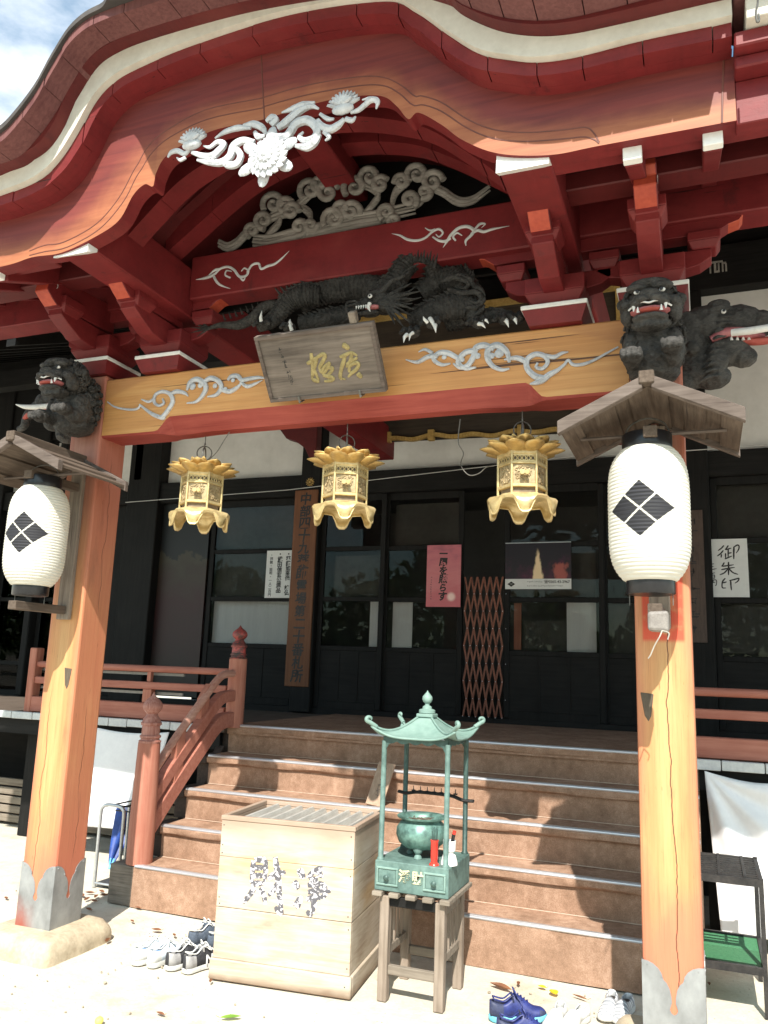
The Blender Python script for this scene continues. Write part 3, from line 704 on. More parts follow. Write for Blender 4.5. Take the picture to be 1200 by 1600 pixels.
for s in (-1, 1):
    bracket(-1.155 if s < 0 else 1.225, 3.333, s, False)
    r, z0 = bracket(s * PX, 3.362, s, True)
    # long arm joining both sets, its ends cut to a snout
    z1 = 3.742; a, b = 1.2 - .45, PX + .46
    P = [(a, z1 + .125), (a - .02, z1 + .10), (a + .02, z1 + .075), (a + .05, z1 + .05), (a + .09, z1 + .04), (a + .14, z1), (b - .16, z1), (b - .11, z1 + .03), (b - .06, z1 + .045), (b - .035, z1 + .08), (b + .01, z1 + .11), (b, z1 + .135)]
    o = MB().pY([(s * u, v) for u, v in P], .052, .148).build('joining_arm', [RED, REDV], porch, bev=.003)
    for p in o.data.polygons:
        cxp = abs(p.center.x)
        if (cxp > b - .13 or cxp < a + .12) and abs(p.normal.y) < .5 and p.normal.z < .2: p.material_index = 1
    for cx_ in (a + .07, b - .09):
        c = MB(); c.tube([(s * cx_ + .025 * (1 - t / 18) * math.cos(-.9 + t * .36), .050, z1 + .09 + .025 * (1 - t / 18) * math.sin(-.9 + t * .36)) for t in range(13)], [.001, .0045, .0045, .001], 6, sq=(1, .4))
        c.build('painted_curl', SILV, o)

# ---- silver scrolls on the upper beam
def beam_scroll(strokes):
    mb = MB(); relief(mb, strokes, -.002, [.003, .008, .003]); mb.build('scroll_relief', SILV, ub, smooth=28)
beam_scroll([
    ([(306, 437), (318, 435), (328, 432), (336, 428)], [.002, .008, .011, .008]),
    ([(326, 430), (336, 422), (345, 420)], [.002, .009, .006]),
    ([(334, 432), (340, 442), (348, 447), (360, 451)], [.009, .009, .006, .001]),
    ([(336, 428), (344, 420), (356, 417), (366, 422), (374, 432), (384, 431), (388, 424), (382, 419), (377, 424)], [.008, .008, .008, .009, .009, .008, .007, .005, .003]),
    ([(360, 434), (352, 430), (354, 423), (362, 424)], [.006, .006, .005, .003]),
    ([(374, 432), (380, 438), (384, 432)], [.006, .007, .002]),
    ([(386, 426), (394, 414), (404, 412), (408, 420), (418, 416), (430, 412), (440, 404), (452, 392)], [.006, .008, .008, .008, .009, .008, .006, .001])])
beam_scroll([
    ([(612, 365), (625, 368), (636, 374), (650, 376), (664, 372), (676, 362), (686, 358), (692, 364), (686, 370), (681, 366)], [.001, .006, .008, .008, .007, .007, .007, .006, .005, .003]),
    ([(664, 356), (672, 360), (680, 358)], [.002, .006, .005]),
    ([(676, 370), (686, 376), (696, 377), (704, 372)], [.005, .008, .009, .008]),
    ([(692, 387), (698, 378), (704, 368), (716, 357), (730, 354), (740, 360), (736, 368), (728, 376), (728, 384)], [.001, .007, .009, .010, .010, .010, .009, .008, .002]),
    ([(712, 376), (708, 370), (714, 364), (722, 368)], [.006, .006, .006, .003]),
    ([(736, 366), (746, 360), (756, 362), (770, 358), (796, 353)], [.008, .009, .009, .007, .001]),
    ([(742, 358), (750, 350), (758, 350), (752, 356)], [.006, .008, .005, .001])])

# ---- openwork clouds above the upper beam
oc = MB(); yc = .06
def cl_curl(cx, cy, r, a0, d, w):
    P = [atY(a, b, yc - .015) for a, b in spiral(cx, cy, r * 1.08, 1.45, a0, d, 22, .12)]
    oc.tube(P, [w * 1.2, w * 1.25, w * 1.1, w * .7], 10, sq=(1, .9)); p = atY(cx, cy, yc + .01); oc.ell(p, (r * .0022, .018, r * .0022), 2)
def cl_band(pts, w, n=3):
    C = catmull([atY(a, b, yc) for a, b in pts], 6)
    for k in range(n):
        o = (k - (n - 1) / 2) * w * .9
        oc.tube([p + Vector((0, -.006 * (k % 2), o * 1.1)) for p in C], [w * .45, w * .82, w * .82, w * .3], 8, sq=(1, .9))
cl_band([(342, 380), (356, 386), (370, 380), (384, 366), (398, 358), (410, 352)], .020)
cl_band([(396, 376), (420, 378), (446, 372), (472, 366), (500, 360), (530, 352), (560, 345), (590, 340), (620, 332), (650, 325)], .022, 4)
cl_band([(410, 352), (424, 340), (438, 334), (452, 330), (466, 322), (476, 312), (488, 302)], .021)
cl_band([(440, 334), (436, 348), (424, 362), (412, 374)], .017)
cl_band([(470, 322), (484, 334), (484, 350), (470, 360)], .017)
cl_band([(512, 350), (514, 340), (526, 330), (544, 322), (556, 318)], .016)
cl_band([(562, 340), (574, 330), (584, 318), (592, 304), (580, 294), (566, 290)], .016)
cl_band([(612, 330), (614, 312), (620, 298), (632, 290)], .018)
cl_band([(648, 322), (660, 312), (662, 298), (672, 292), (684, 296), (696, 302), (710, 312), (724, 316), (740, 312), (754, 302), (766, 293)], .017)
for (a, b, r, a0, d) in ((428, 318, 17, 2.6, 1), (445, 322, 12, -.5, -1), (412, 344, 13, 1.5, 1), (455, 330, 12, 0, -1), (485, 296, 17, 2.2, 1), (512, 300, 17, -.4, -1), (500, 288, 12, 1.6, 1), (468, 355, 13, 1.8, -1), (486, 352, 10, 0, 1), (522, 342, 17, 2.4, 1), (548, 330, 15, .4, -1), (534, 326, 12, 1.6, 1), (554, 292, 17, 2.4, 1), (578, 276, 16, 2.0, 1), (594, 288, 12, -.6, -1), (604, 332, 12, 2, 1), (628, 284, 11, 3, 1), (652, 272, 16, 2.4, 1), (676, 284, 16, -.2, -1), (640, 312, 12, 1, -1), (394, 360, 10, 2, 1), (616, 345, 9, 1, 1), (664, 300, 10, 2, -1)):
    cl_curl(a, b, r, a0, d, .0165)
oc.build('openwork_cloud_carving', GREYC, porch, smooth=60)

# ---- white pendant carving under the gable
yg = -.93
gg = MB()
def leafy(mb, pts, w): mb.tube(catmull([atY(a, b, yg) for a, b in pts], 6), w, 6, sq=(1, .75))
def petals(mb, cx, cy, r, n, y, wob=1.0, ang0=0, ry=1.0, inner=.22):
    c = atY(cx, cy, y); s = (atY(cx + 1, cy, y) - c).length
    for ring, (k, rr, yy) in enumerate(((n, r, 0), (n, r * .72, -.014), (max(6, n // 2), r * .42, -.024))):
        for i in range(k):
            a = ang0 + 2 * math.pi * (i + .5 * ring) / k; L_ = rr * s
            d = Vector((math.cos(a), 0, math.sin(a) * ry))
            rot = Quaternion((0, 1, 0), -a)
            mb.ell(c + d * L_ * .58 + Vector((0, yy, 0)), (L_ * .44, .012, L_ * math.pi / k * 1.25), 1, rot)
    mb.ell(c + Vector((0, -.026, 0)), (r * s * inner, .016, r * s * inner), 2)
petals(gg, 418, 245, 31, 18, yg - .03)
gg.ell(atY(418, 245, yg - .005), (.10, .02, .10), 2)
for a in range(6): # calyx leaves behind the big flower
    an = a * 1.05 + .4; c = atY(418, 245, yg); gg.ell(c + Vector((.115 * math.cos(an), .0, .105 * math.sin(an))), (.05, .012, .03), 2, Quaternion((0, 1, 0), -an))
for (cx, cy, a0, flip) in ((300, 224, 2.3, 1), (536, 168, 1.0, 1)):
    c = atY(cx, cy, yg - .01); s = (atY(cx + 1, cy, yg) - c).length
    for i in range(11):
        an = math.radians(20 + i * 14); d = Vector((math.cos(an), 0, math.sin(an)))
        gg.ell(c + d * .050, (.042, .012, .0105), 1, Quaternion((0, 1, 0), -an))
    for i in range(8):
        an = math.radians(34 + i * 16); d = Vector((math.cos(an), 0, math.sin(an)))
        gg.ell(c + d * .034 + Vector((0, -.016, 0)), (.032, .010, .010), 1, Quaternion((0, 1, 0), -an))
    gg.ell(c + Vector((0, 0, -.008)), (.055, .022, .026), 2)
for pts, w in (
    ([(262, 246), (268, 238), (278, 236), (288, 240), (296, 234)], [.005, .012, .014, .014, .010]),
    ([(290, 246), (282, 250), (276, 246)], [.010, .010, .003]),
    ([(300, 238), (318, 244), (332, 244), (342, 236), (350, 226), (340, 222), (328, 230), (318, 228)], [.010, .016, .020, .020, .017, .014, .010, .004]),
    ([(308, 250), (326, 254), (346, 254), (360, 244), (366, 228), (380, 220), (398, 222)], [.006, .014, .020, .022, .022, .019, .012]),
    ([(336, 216), (352, 206), (372, 200), (392, 200)], [.005, .013, .016, .008]),
    ([(346, 250), (356, 258), (370, 256), (376, 244), (370, 234), (360, 238), (360, 246)], [.012, .018, .020, .018, .015, .011, .006]),
    ([(338, 244), (330, 250), (338, 254)], [.012, .014, .006]),
    ([(380, 196), (396, 194), (410, 200), (416, 210)], [.008, .018, .018, .008]),
    ([(398, 206), (404, 214), (414, 212)], [.010, .018, .008]),
    ([(424, 196), (430, 188), (424, 184), (416, 190)], [.018, .022, .018, .010]),
    ([(434, 200), (446, 192), (458, 182), (470, 172), (486, 166), (498, 170)], [.016, .022, .022, .020, .014, .005]),
    ([(440, 176), (458, 170), (474, 164), (492, 160)], [.004, .016, .018, .006]),
    ([(430, 214), (446, 214), (454, 206), (462, 194), (478, 188), (490, 194), (496, 206), (490, 216), (476, 220), (468, 214), (474, 206)], [.018, .022, .022, .022, .022, .022, .020, .018, .016, .012, .006]),
    ([(462, 228), (480, 230), (492, 222), (500, 210)], [.010, .020, .020, .010]),
    ([(496, 188), (504, 198), (516, 202), (528, 196), (538, 186)], [.012, .018, .020, .018, .010]),
    ([(500, 178), (512, 186), (522, 186)], [.008, .012, .006]),
    ([(548, 176), (560, 172), (570, 164), (580, 156), (590, 158), (588, 170)], [.008, .012, .013, .015, .013, .004]),
    ([(540, 186), (550, 188), (556, 182)], [.012, .013, .004]),
    ([(506, 206), (514, 214), (508, 220)], [.010, .012, .004]),
    ([(566, 156), (580, 154), (592, 164)], [.004, .010, .004])):
    leafy(gg, pts, w)
gg.build('pendant_flower_carving', CARVW, porch, smooth=30)
# ------------------------------------------------------------------ brush writing and small illegible marks
def onplane(px, py, p0, n):
    d = ray(px, py); n = Vector(n); return CAM + d * ((Vector(p0) - CAM).dot(n) / d.dot(n))
def brush(mb, strokes, conv, w, flat=.16, M=None):
    """strokes: photo points already converted to local points on a plane facing -Y"""
    t = MB()
    for s in strokes:
        k = 1.0
        if isinstance(s, tuple) and not isinstance(s[0], tuple): s, k = s
        P = catmull([conv(a, b) for a, b in s], 5)
        if len(P) == 2: P = [P[0], P[0].lerp(P[1], .3), P[0].lerp(P[1], .7), P[1]]
        t.tube(P, [w * k * .75, w * k * 1.1, w * k * .9, w * k * .95, w * k * .5], 10, sq=(1, flat))
    me = bpy.data.meshes.new('t'); t.bm.to_mesh(me); t.bm.free()
    if M: me.transform(M)
    mb.bm.from_mesh(me); bpy.data.meshes.remove(me)
def marks(mb, cx, cz, y, n, dz, size, M=None, dx=0):
    """unreadable small characters: a few short strokes each"""
    for i in range(n):
        for k in range(5):
            x = cx + dx * i + random.uniform(-.4, .4) * size; z = cz - dz * i + random.uniform(-.4, .4) * size
            l = random.uniform(.2, .45) * size; h = size * .05
            if random.random() < .55: mb.box(x - l, x + l, y - .0006, y, z - h, z + h, M)
            else: mb.box(x - h, x + h, y - .0006, y, z - l, z + l, M)

# ---- dragon between the beams
REM = ('REMESH', dict(mode='VOXEL', voxel_size=.0055))
dg = MB(); yd = .05
def dt(pts, r, y=yd, n=12, dense=6):
    big = max(r) > .045
    if big:
        P = catmull([atY(a, b, yy) for a, b, yy in [(p if len(p) == 3 else (p[0], p[1], y)) for p in pts]], 14); N = len(P); R_ = []
        for i in range(N):
            t = i / (N - 1) * (len(r) - 1); k = min(int(t), len(r) - 2); R_.append(lerp(r[k], r[k + 1], t - k) * .80 * (1 + .07 * (1 if i % 3 == 0 else -.4)))
        dg.tube(P, R_, 16)
        for i in range(1, N - 1, 2):
            tt = (P[i + 1] - P[i - 1]).normalized(); up = Vector((0, -.35, 1)); up = (up - tt * up.dot(tt)).normalized()
            dg.tube([P[i] + up * R_[i] * .92, P[i] + up * R_[i] * 1.12 - tt * .012, P[i] + up * R_[i] * 1.30 - tt * .030], [.012, .009, .001], 5)
        return
    dg.tube(catmull([atY(a, b, yy) for a, b, yy in [(p if len(p) == 3 else (p[0], p[1], y)) for p in pts]], dense), [q * .82 for q in r], n)
dt([(322, 514), (345, 508), (372, 508), (394, 498), (410, 482), (428, 476), (444, 482)], [.010, .022, .034, .040, .040, .036, .03])
for k, (a, b) in enumerate(((298, 512), (302, 505), (298, 520), (308, 526), (310, 499))): dt([(326, 513), (a, b)], [.012, .002])
for i in range(7):
    q = 352 + i * 9; dt([(q, 500 - i * 3), (q - 4, 490 - i * 3)], [.010, .002])
dt([(404, 512, .02), (424, 504, .02), (440, 488, .02), (456, 470, .02), (478, 462, .03), (500, 462, .06)], [.035, .045, .055, .07, .08, .07])
for i in range(9): dt([(440 + i * 7, 462 - (i % 3) * 3), (428 + i * 8, 448 - (i % 4) * 3)], [.014, .002], .02)
dt([(470, 478), (500, 458), (535, 448), (570, 448), (600, 462), (610, 480)], [.06, .09, .11, .11, .10, .09], .10)
for i in range(10): dt([(500 + i * 11, 446 - (4 if i % 2 else 0)), (494 + i * 11, 436 - (5 if i % 2 else 0))], [.02, .003], .05)
dt([(470, 505), (520, 498), (560, 490)], [.05, .07, .05], .10)
# neck, mane crest and the curled body to the right
dt([(590, 470, .0), (615, 445, .0), (632, 420, .03), (655, 405, .06), (676, 416, .08), (682, 440, .09)], [.07, .075, .07, .065, .06, .06])
for i in range(16):
    t = i / 15; dt([(612 + 66 * t, 442 - 32 * math.sin(t * 2.4)), (608 + 76 * t, 424 - 30 * math.sin(t * 2.2) - (i % 2) * 4)], [.016, .002], .0)
dt([(660, 462), (690, 440), (718, 446), (730, 470), (720, 492), (696, 500)], [.07, .10, .11, .11, .10, .08], .12)
dt([(640, 500, .03), (672, 490, .03), (706, 480, .04), (738, 484, .06), (748, 505, .06)], [.05, .075, .085, .08, .06])
for i in range(8): dt([(690 + i * 6, 462 + i * 5), (702 + i * 6, 456 + i * 5)], [.012, .002], .03)
# flame scrolls on the right
for pts, r in (([(690, 440), (705, 434), (720, 436), (732, 442), (728, 450), (718, 449)], [.012, .018, .018, .016, .012, .005]), ([(700, 452), (722, 458), (742, 456), (752, 464), (746, 474), (736, 470)], [.012, .018, .02, .018, .014, .006]), ([(728, 480), (744, 480), (756, 470), (757, 462)], [.012, .016, .012, .003]), ([(742, 492), (752, 486), (758, 476)], [.01, .014, .003]), ([(700, 440), (716, 430), (734, 436), (742, 448), (752, 452), (758, 462)], [.006, .014, .016, .016, .014, .004])): dt(pts, r, .0)
# head
hd = atY(590, 476, -.06)
for (dx, dy, dz, r) in ((.02, .02, .02, (.085, .07, .06)), (-.055, -.02, -.005, (.055, .05, .03)), (-.10, -.03, -.005, (.032, .035, .024)), (.0, .0, .055, (.06, .05, .025)), (-.035, -.01, -.052, (.055, .04, .017)), (-.085, -.015, -.05, (.022, .022, .013)), (.06, -.02, -.02, (.05, .05, .04)), (-.02, -.045, .03, (.026, .02, .012)), (-.115, -.035, .012, (.014, .014, .012)), (-.06, -.045, .018, (.03, .012, .009))):
    dg.ell(hd + Vector((dx, dy, dz)), r, 2)
dg.tube(catmull([hd + Vector(q) for q in ((.03, -.03, .05), (.10, -.05, .10), (.16, -.05, .115), (.20, -.04, .15))], 5), [.018, .014, .010, .003], 8)
dg.tube(catmull([hd + Vector(q) for q in ((.02, .02, .06), (.09, .03, .12), (.15, .03, .19), (.22, .03, .22))], 5), [.018, .014, .010, .003], 8)
for i in range(22):
    a = -1.25 + 2.1 * (i % 11) / 10; l = .10 + .09 * ((i * 7) % 5) / 4; z = -.04 if i < 11 else 0
    dg.tube([hd + Vector((.04, -.04 + (i > 10) * .03, -.01)), hd + Vector((.06 + l * .55 * math.cos(a), -.05 + (i > 10) * .04, -.01 + l * .5 * math.sin(a))), hd + Vector((.07 + l * math.cos(a), -.03, -.01 + l * math.sin(a * .9)))], [.014, .010, .002], 6)
for s in (.0, .02): dg.tube(catmull([hd + Vector(q) for q in ((-.10, -.06, -.01 + s), (-.15, -.08, -.03 + s), (-.13, -.09, -.09), (-.17, -.08, -.12))], 5), [.008, .007, .005, .001], 6)
# paws
def claws(px, py, y, n, d=1):
    c = atY(px, py, y)
    dg.ell(c, (.04, .04, .03), 2)
    for i in range(n):
        dg.tube([c, c + Vector((d * (i - (n - 1) / 2) * .038, -.035, .01)), c + Vector((d * (i - (n - 1) / 2) * .05, -.055, -.02))], [.02, .016, .011], 8)
for q in ((415, 508, .0, 3), (452, 512, -.02, 2), (645, 520, -.03, 3), (676, 506, -.03, 3), (748, 505, .0, 3), (790, 500, .03, 3), (808, 498, .05, 2)): claws(*q)
dt([(745, 500), (770, 494), (800, 496)], [.05, .045, .03], .06)
dragon = dg.build('dragon_carving', DRAG, porch, smooth=60)
for (a, b, y, dx, dz, r) in ((409, 506, -.04, .004, .075, .012), (456, 516, -.06, -.004, .055, .012), (455, 508, -.06, .0, .03, .010), (636, 523, -.08, -.012, -.05, .012), (645, 520, -.08, -.014, -.05, .010), (672, 498, -.08, .035, -.075, .013), (680, 508, -.09, .01, -.05, .012), (668, 504, -.09, -.02, .03, .010), (748, 506, -.04, .04, -.035, .012), (756, 500, -.04, .03, -.03, .010), (790, 500, .0, .02, -.05, .013), (804, 498, .0, .015, -.04, .012)):
    c = atY(a, b, y); ct = MB(); ct.tube([c, c + Vector((dx * .6, -.02, dz * .4)), c + Vector((dx, -.015, dz))], [r, r * .8, .001], 8)
    ct.build('claw', TOOTH, dragon, smooth=60)
ft = MB(); ft.tube([hd + Vector((-.02, -.062, -.018)), hd + Vector((-.025, -.07, -.045)), hd + Vector((-.012, -.068, -.07))], [.012, .010, .001], 8)
for i in range(5): ft.cone(hd + Vector((-.10 + i * .014, -.055, -.022)), hd + Vector((-.10 + i * .014, -.06, -.042)), .006)
ft.build('fang', TOOTH, dragon, smooth=60)
MB().ell(hd + Vector((-.012, -.04, -.032)), (.045, .02, .014), 2).build('mouth', PINK, dragon, smooth=60)
e = hd + Vector((-.018, -.066, .022))
MB().ell(e, (.013, .008, .013), 2).build('eye', TOOTH, dragon, smooth=60)
MB().ell(e + Vector((0, -.007, 0)), (.006, .004, .006), 2).build('pupil', BLK, dragon, smooth=60)

# ---- lion and elephant heads carved on the pillar tops
def lion(cx, open_):
    b = MB(); o = Vector((cx, 0, 2.95))
    def E(c, r, sub=2, rot=None): b.ell(o + Vector(c), r, sub, rot)
    E((0, -.07, .20), (.125, .10, .19)); E((0, -.15, .15), (.11, .10, .13)); E((0, -.10, .05), (.12, .12, .06))
    for s in (-1, 1):
        E((s * .09, -.15, .14), (.05, .09, .10)); E((s * .088, -.21, .085), (.045, .07, .05)); E((s * .085, -.29, .07 + (.03 if s > 0 else 0)), (.052, .055, .042))
        for i in range(4): E((s * .085 - .036 + i * .024, -.335, .064 + (.03 if s > 0 else 0)), (.0135, .022, .028))
        E((s * .056, -.318, .372), (.048, .036, .020)); E((s * .10, -.29, .30), (.035, .05, .03)); E((s * .125, -.21, .35), (.03, .022, .028), 2)
        E((s * .10, -.26, .27), (.035, .05, .05)); E((s * .03, -.385, .29), (.028, .02, .016))
        E((s * .055, -.35, .278), (.03, .04, .016))
    E((0, -.21, .325), (.118, .115, .095)); E((0, -.325, .305), (.088, .06, .034)); E((0, -.375, .318), (.046, .024, .022)); E((0, -.29, .395), (.095, .06, .026))
    E((0, -.325, .222), (.082, .055, .020)); E((0, -.28, .21), (.09, .06, .03))
    for i in range(9):
        t = (i - 4) / 4; c = o + Vector((t * .062, -.345 + abs(t) * .03, .20 - (1 - abs(t)) * .012)); b.ell(c, (.012, .018, .02), 1)
    body = b.build('lion_carving', CARVED, porch, smooth=70, mods=[('REMESH', dict(mode='VOXEL', voxel_size=.005)), ])
    def part(nm, mt, mb): mb.build(nm, mt, body, smooth=60)
    mn = MB()
    def coil(c, nrm, r, d):
        a = nrm.orthogonal().normalized(); bb = nrm.cross(a)
        mn.tube([c + (a * math.cos(d * t * .62) + bb * math.sin(d * t * .62)) * r * (1 - t / 17) + nrm * (.006 + .016 * t / 16) for t in range(16)], [r * .26, r * .30, r * .30, r * .22], 7)
        mn.ell(c - nrm * .002, (r * .9, r * .9, r * .9), 1)
    gold_ = math.pi * (3 - math.sqrt(5))
    for cen, rad, n, keep in ((Vector((0, -.205, .325)), Vector((.118, .115, .10)), 110, lambda p: p.y > -.55 or p.z > .62), (Vector((0, -.075, .20)), Vector((.128, .095, .19)), 90, lambda p: abs(p.x) > .55 and p.z > -.7)):
        for i in range(n):
            zz = 1 - 2 * (i + .5) / n; rr = math.sqrt(1 - zz * zz); p = Vector((rr * math.cos(gold_ * i), rr * math.sin(gold_ * i), zz))
            if not keep(p) or p.y > .6: continue
            nr = Vector((p.x / rad.x, p.y / rad.y, p.z / rad.z)).normalized(); coil(o + cen + Vector((p.x * rad.x, p.y * rad.y, p.z * rad.z)), nr, random.uniform(.019, .027), 1 if i % 2 else -1)
    part('mane', CARVED, mn)
    for s in (-1, 1):
        ch = MB()
        for i in range(3): ch.tube(catmull([o + Vector((s * (.06 + i * .018), -.235, .16 - i * .012)), o + Vector((s * (.085 + i * .014), -.225, .13 - i * .012)), o + Vector((s * (.105 + i * .010), -.19, .115 - i * .012))], 4), [.003, .008, .003], 6)
        part('shoulder_curl', CARVED, ch)
    mo = MB(); mo.ell(o + Vector((0, -.325, .252)), (.088, .056, .018), 2)
    part('mouth', PINK, mo)
    tg = MB(); tg.ell(o + Vector((0, -.365, .243)), (.05, .03, .007), 2); part('tongue', MOUTHD, tg)
    tt = MB()
    tt.tube(catmull([o + Vector((x, -.386 + x * x * 6, .268 + .010 * math.sin(abs(x) * 40))) for x in (-.09, -.06, -.03, 0, .03, .06, .09)], 4), .0045, 6)
    for s in (-1, 1):
        tt.cone(o + Vector((s * .066, -.362, .272)), o + Vector((s * .067, -.368, .242)), .010, .002); tt.cone(o + Vector((s * .048, -.368, .235)), o + Vector((s * .049, -.376, .258)), .008, .002)
    part('teeth', TOOTH, tt)
    for s in (-1, 1):
        c = o + Vector((s * .054, -.338, .344))
        ey = MB().ell(c, (.014, .010, .010), 2).build('eye', TOOTH, body, smooth=60)
        MB().ell(c + Vector((s * -.003, -.010, .002)), (.008, .005, .009), 2).build('pupil', BLK, body, smooth=60) if False else part('pupil', BLK, MB().ell(c + Vector((s * -.003, -.010, .002)), (.008, .005, .009), 2))
MOUTHD = simple('dark_red_tongue', (.30, .05, .04), (.42, .09, .07), 9)
lion(-PX, True); lion(PX, True)
def elephant(s):
    b = MB(); o = Vector((s * (PX + .12), .12, 2.95))
    def E(c, r, sub=2): b.ell(o + Vector((s * c[0], c[1], c[2])), r, sub)
    E((.03, 0, .24), (.11, .10, .15)); E((.12, 0, .34), (.14, .11, .105)); E((.25, 0, .345), (.12, .088, .085)); E((.35, 0, .325), (.08, .07, .065)); E((.17, -.07, .41), (.055, .035, .03))
    E((.19, 0, .20), (.12, .085, .075)); E((.27, 0, .165), (.065, .065, .05)); E((.06, 0, .13), (.11, .09, .10)); E((.13, 0, .08), (.09, .08, .06)); E((.0, 0, .06), (.06, .09, .07)); E((.15, -.05, .15), (.06, .05, .07))
    E((.17, -.09, .385), (.05, .02, .02)); E((.05, -.10, .20), (.035, .03, .035))
    b.tube(catmull([o + Vector((s * q[0], q[1], q[2])) for q in ((.36, 0, .32), (.44, 0, .29), (.50, 0, .24), (.52, 0, .17), (.57, 0, .15))], 5), [.045, .038, .032, .026, .018], 12)
    # folds
    for i in range(10):
        a0 = .9 + i * .06
        b.tube(catmull([o + Vector((s * (.06 + .02 * i * .5), -.085 + .004 * i, .02 + i * .035)), o + Vector((s * (.11 + .015 * i * .5), -.095, .05 + i * .032)), o + Vector((s * (.17 + .01 * i), -.07, .06 + i * .032))], 5), [.003, .010, .003], 6)
    # ear flap
    b.ell(o + Vector((s * .03, -.10, .30)), (.06, .018, .09), 2)
    body = b.build('elephant_carving', CARVED, porch, smooth=70, mods=[('REMESH', dict(mode='VOXEL', voxel_size=.0065))])
    V = lambda x, y, z: o + Vector((s * x, y, z))
    MB().ell(V(.19, -.098, .365), (.012, .010, .012), 2).build('eye', TOOTH, body, smooth=60)
    MB().ell(V(.192, -.109, .365), (.007, .005, .007), 2).build('pupil', BLK, body, smooth=60)
    mo = MB(); mo.tube(catmull([V(.13, -.075, .24), V(.20, -.075, .268), V(.30, -.05, .262), V(.36, -.02, .25)], 5), [.018, .024, .026, .015], 10); mo.build('mouth', PINK, body, smooth=60)
    tn = MB(); tn.tube(catmull([V(.26, -.02, .235), V(.36, -.03, .225), V(.45, -.03, .235), V(.50, -.03, .21)], 5), [.03, .032, .028, .012], 12, sq=(2, .5)); tn.build('tongue', MOUTHD, body, smooth=60)
    tk = MB(); tk.tube(catmull([V(.22, -.082, .262), V(.32, -.10, .255), V(.42, -.11, .262), V(.50, -.11, .285)], 6), [.017, .018, .015, .003], 10); tk.build('tusk', TOOTH, body, smooth=60)
    te = MB()
    for i in range(4): te.cone(V(.22 + i * .025, -.07 + i * .005, .228), V(.22 + i * .025, -.072 + i * .005, .25), .008, .002)
    te.build('teeth', TOOTH, body)
elephant(-1); elephant(1)

# ------------------------------------------------------------------ things hung on the porch
# plaque
pl = thing('name_plaque', 'weathered wooden name plaque with two raised gold characters leaning out from the yellow beam', 'plaque', (.015, -.19, 3.195))
tl = math.atan2(.22, .29)
MP = Matrix.Rotation(tl, 4, 'X')
def pm(x, y, z): return MP @ Vector((x, y, z))
hw, hh = .345, .185
b = MB(); b.box(-hw, hw, -.012, .02, -hh, hh, MP); b.build('plaque_board', PLAQ, pl, bev=.004)
b = MB()
for (x0, x1, z0, z1) in ((-hw, hw, hh - .022, hh), (-hw, hw, -hh, -hh + .022), (-hw, -hw + .022, -hh + .022, hh - .022), (hw - .022, hw, -hh + .022, hh - .022)): b.box(x0, x1, -.022, -.0125, z0, z1, MP)
b.build('plaque_border', OLDW, pl, bev=.003)
PN = MP.to_3x3() @ Vector((0, -1, 0)); PMI = (T(.015, -.19, 3.195) @ MP).inverted()
def pcv(a, c): return PMI @ onplane(400 + a / 5.714, 490 + c / 5.714, Vector((.015, -.19, 3.195)) + PN * .013, PN)
b = MB()
brush(b, [
    ([(772, 278), (800, 290), (832, 318)], 1.35), ([(748, 388), (790, 372), (835, 352), (862, 352), (905, 376)], .9), ([(795, 378), (778, 440), (758, 510), (752, 560), (764, 592)], 1.0),
    ([(858, 350), (846, 410), (824, 450), (806, 480)], .9), ([(808, 452), (850, 424), (890, 402), (906, 390)], .8), ([(826, 478), (868, 446), (905, 440), (915, 462), (896, 496), (856, 530), (822, 566)], 1.0),
    ([(836, 480), (832, 510), (846, 520)], .8), ([(905, 532), (925, 552), (946, 572)], 1.25), ([(788, 575), (784, 590)], .9),
    ([(492, 352), (500, 420), (506, 500), (500, 588)], 1.0), ([(456, 446), (500, 424), (548, 384)], 1.0), ([(548, 384), (530, 450), (512, 520), (504, 580)], .9), ([(504, 584), (536, 600), (566, 606)], 1.0), ([(520, 500), (545, 560), (562, 600)], .8),
    ([(548, 388), (592, 364), (616, 376), (600, 420), (572, 470), (566, 500)], 1.05), ([(566, 500), (590, 520), (600, 490), (640, 440)], .9), ([(640, 440), (652, 450), (628, 500), (596, 548)], .95), ([(640, 486), (682, 486), (668, 520), (622, 560)], .9), ([(600, 550), (650, 562), (690, 576), (668, 596), (610, 604)], 1.05)], pcv, .0115, .5, MP)
b.build('gold_character', GILT, pl)
b = MB(); marks(b, -.205, .095, -.0122, 7, .030, .024, MP, .003); b.build('small_inscription', INK, pl)
b = MB(); b.box(.215, .255, -.01, .03, hh, hh + .06, MP); b.build('wooden_peg', OLDV, pl, bev=.004)
b = MB()
for x in (-.16, .20): b.tube([pm(x, -.03, -hh + .025), pm(x, -.032, -hh - .008), pm(x, .02, -hh - .014)], .006, 8)
b.build('hook', WIRE, pl)

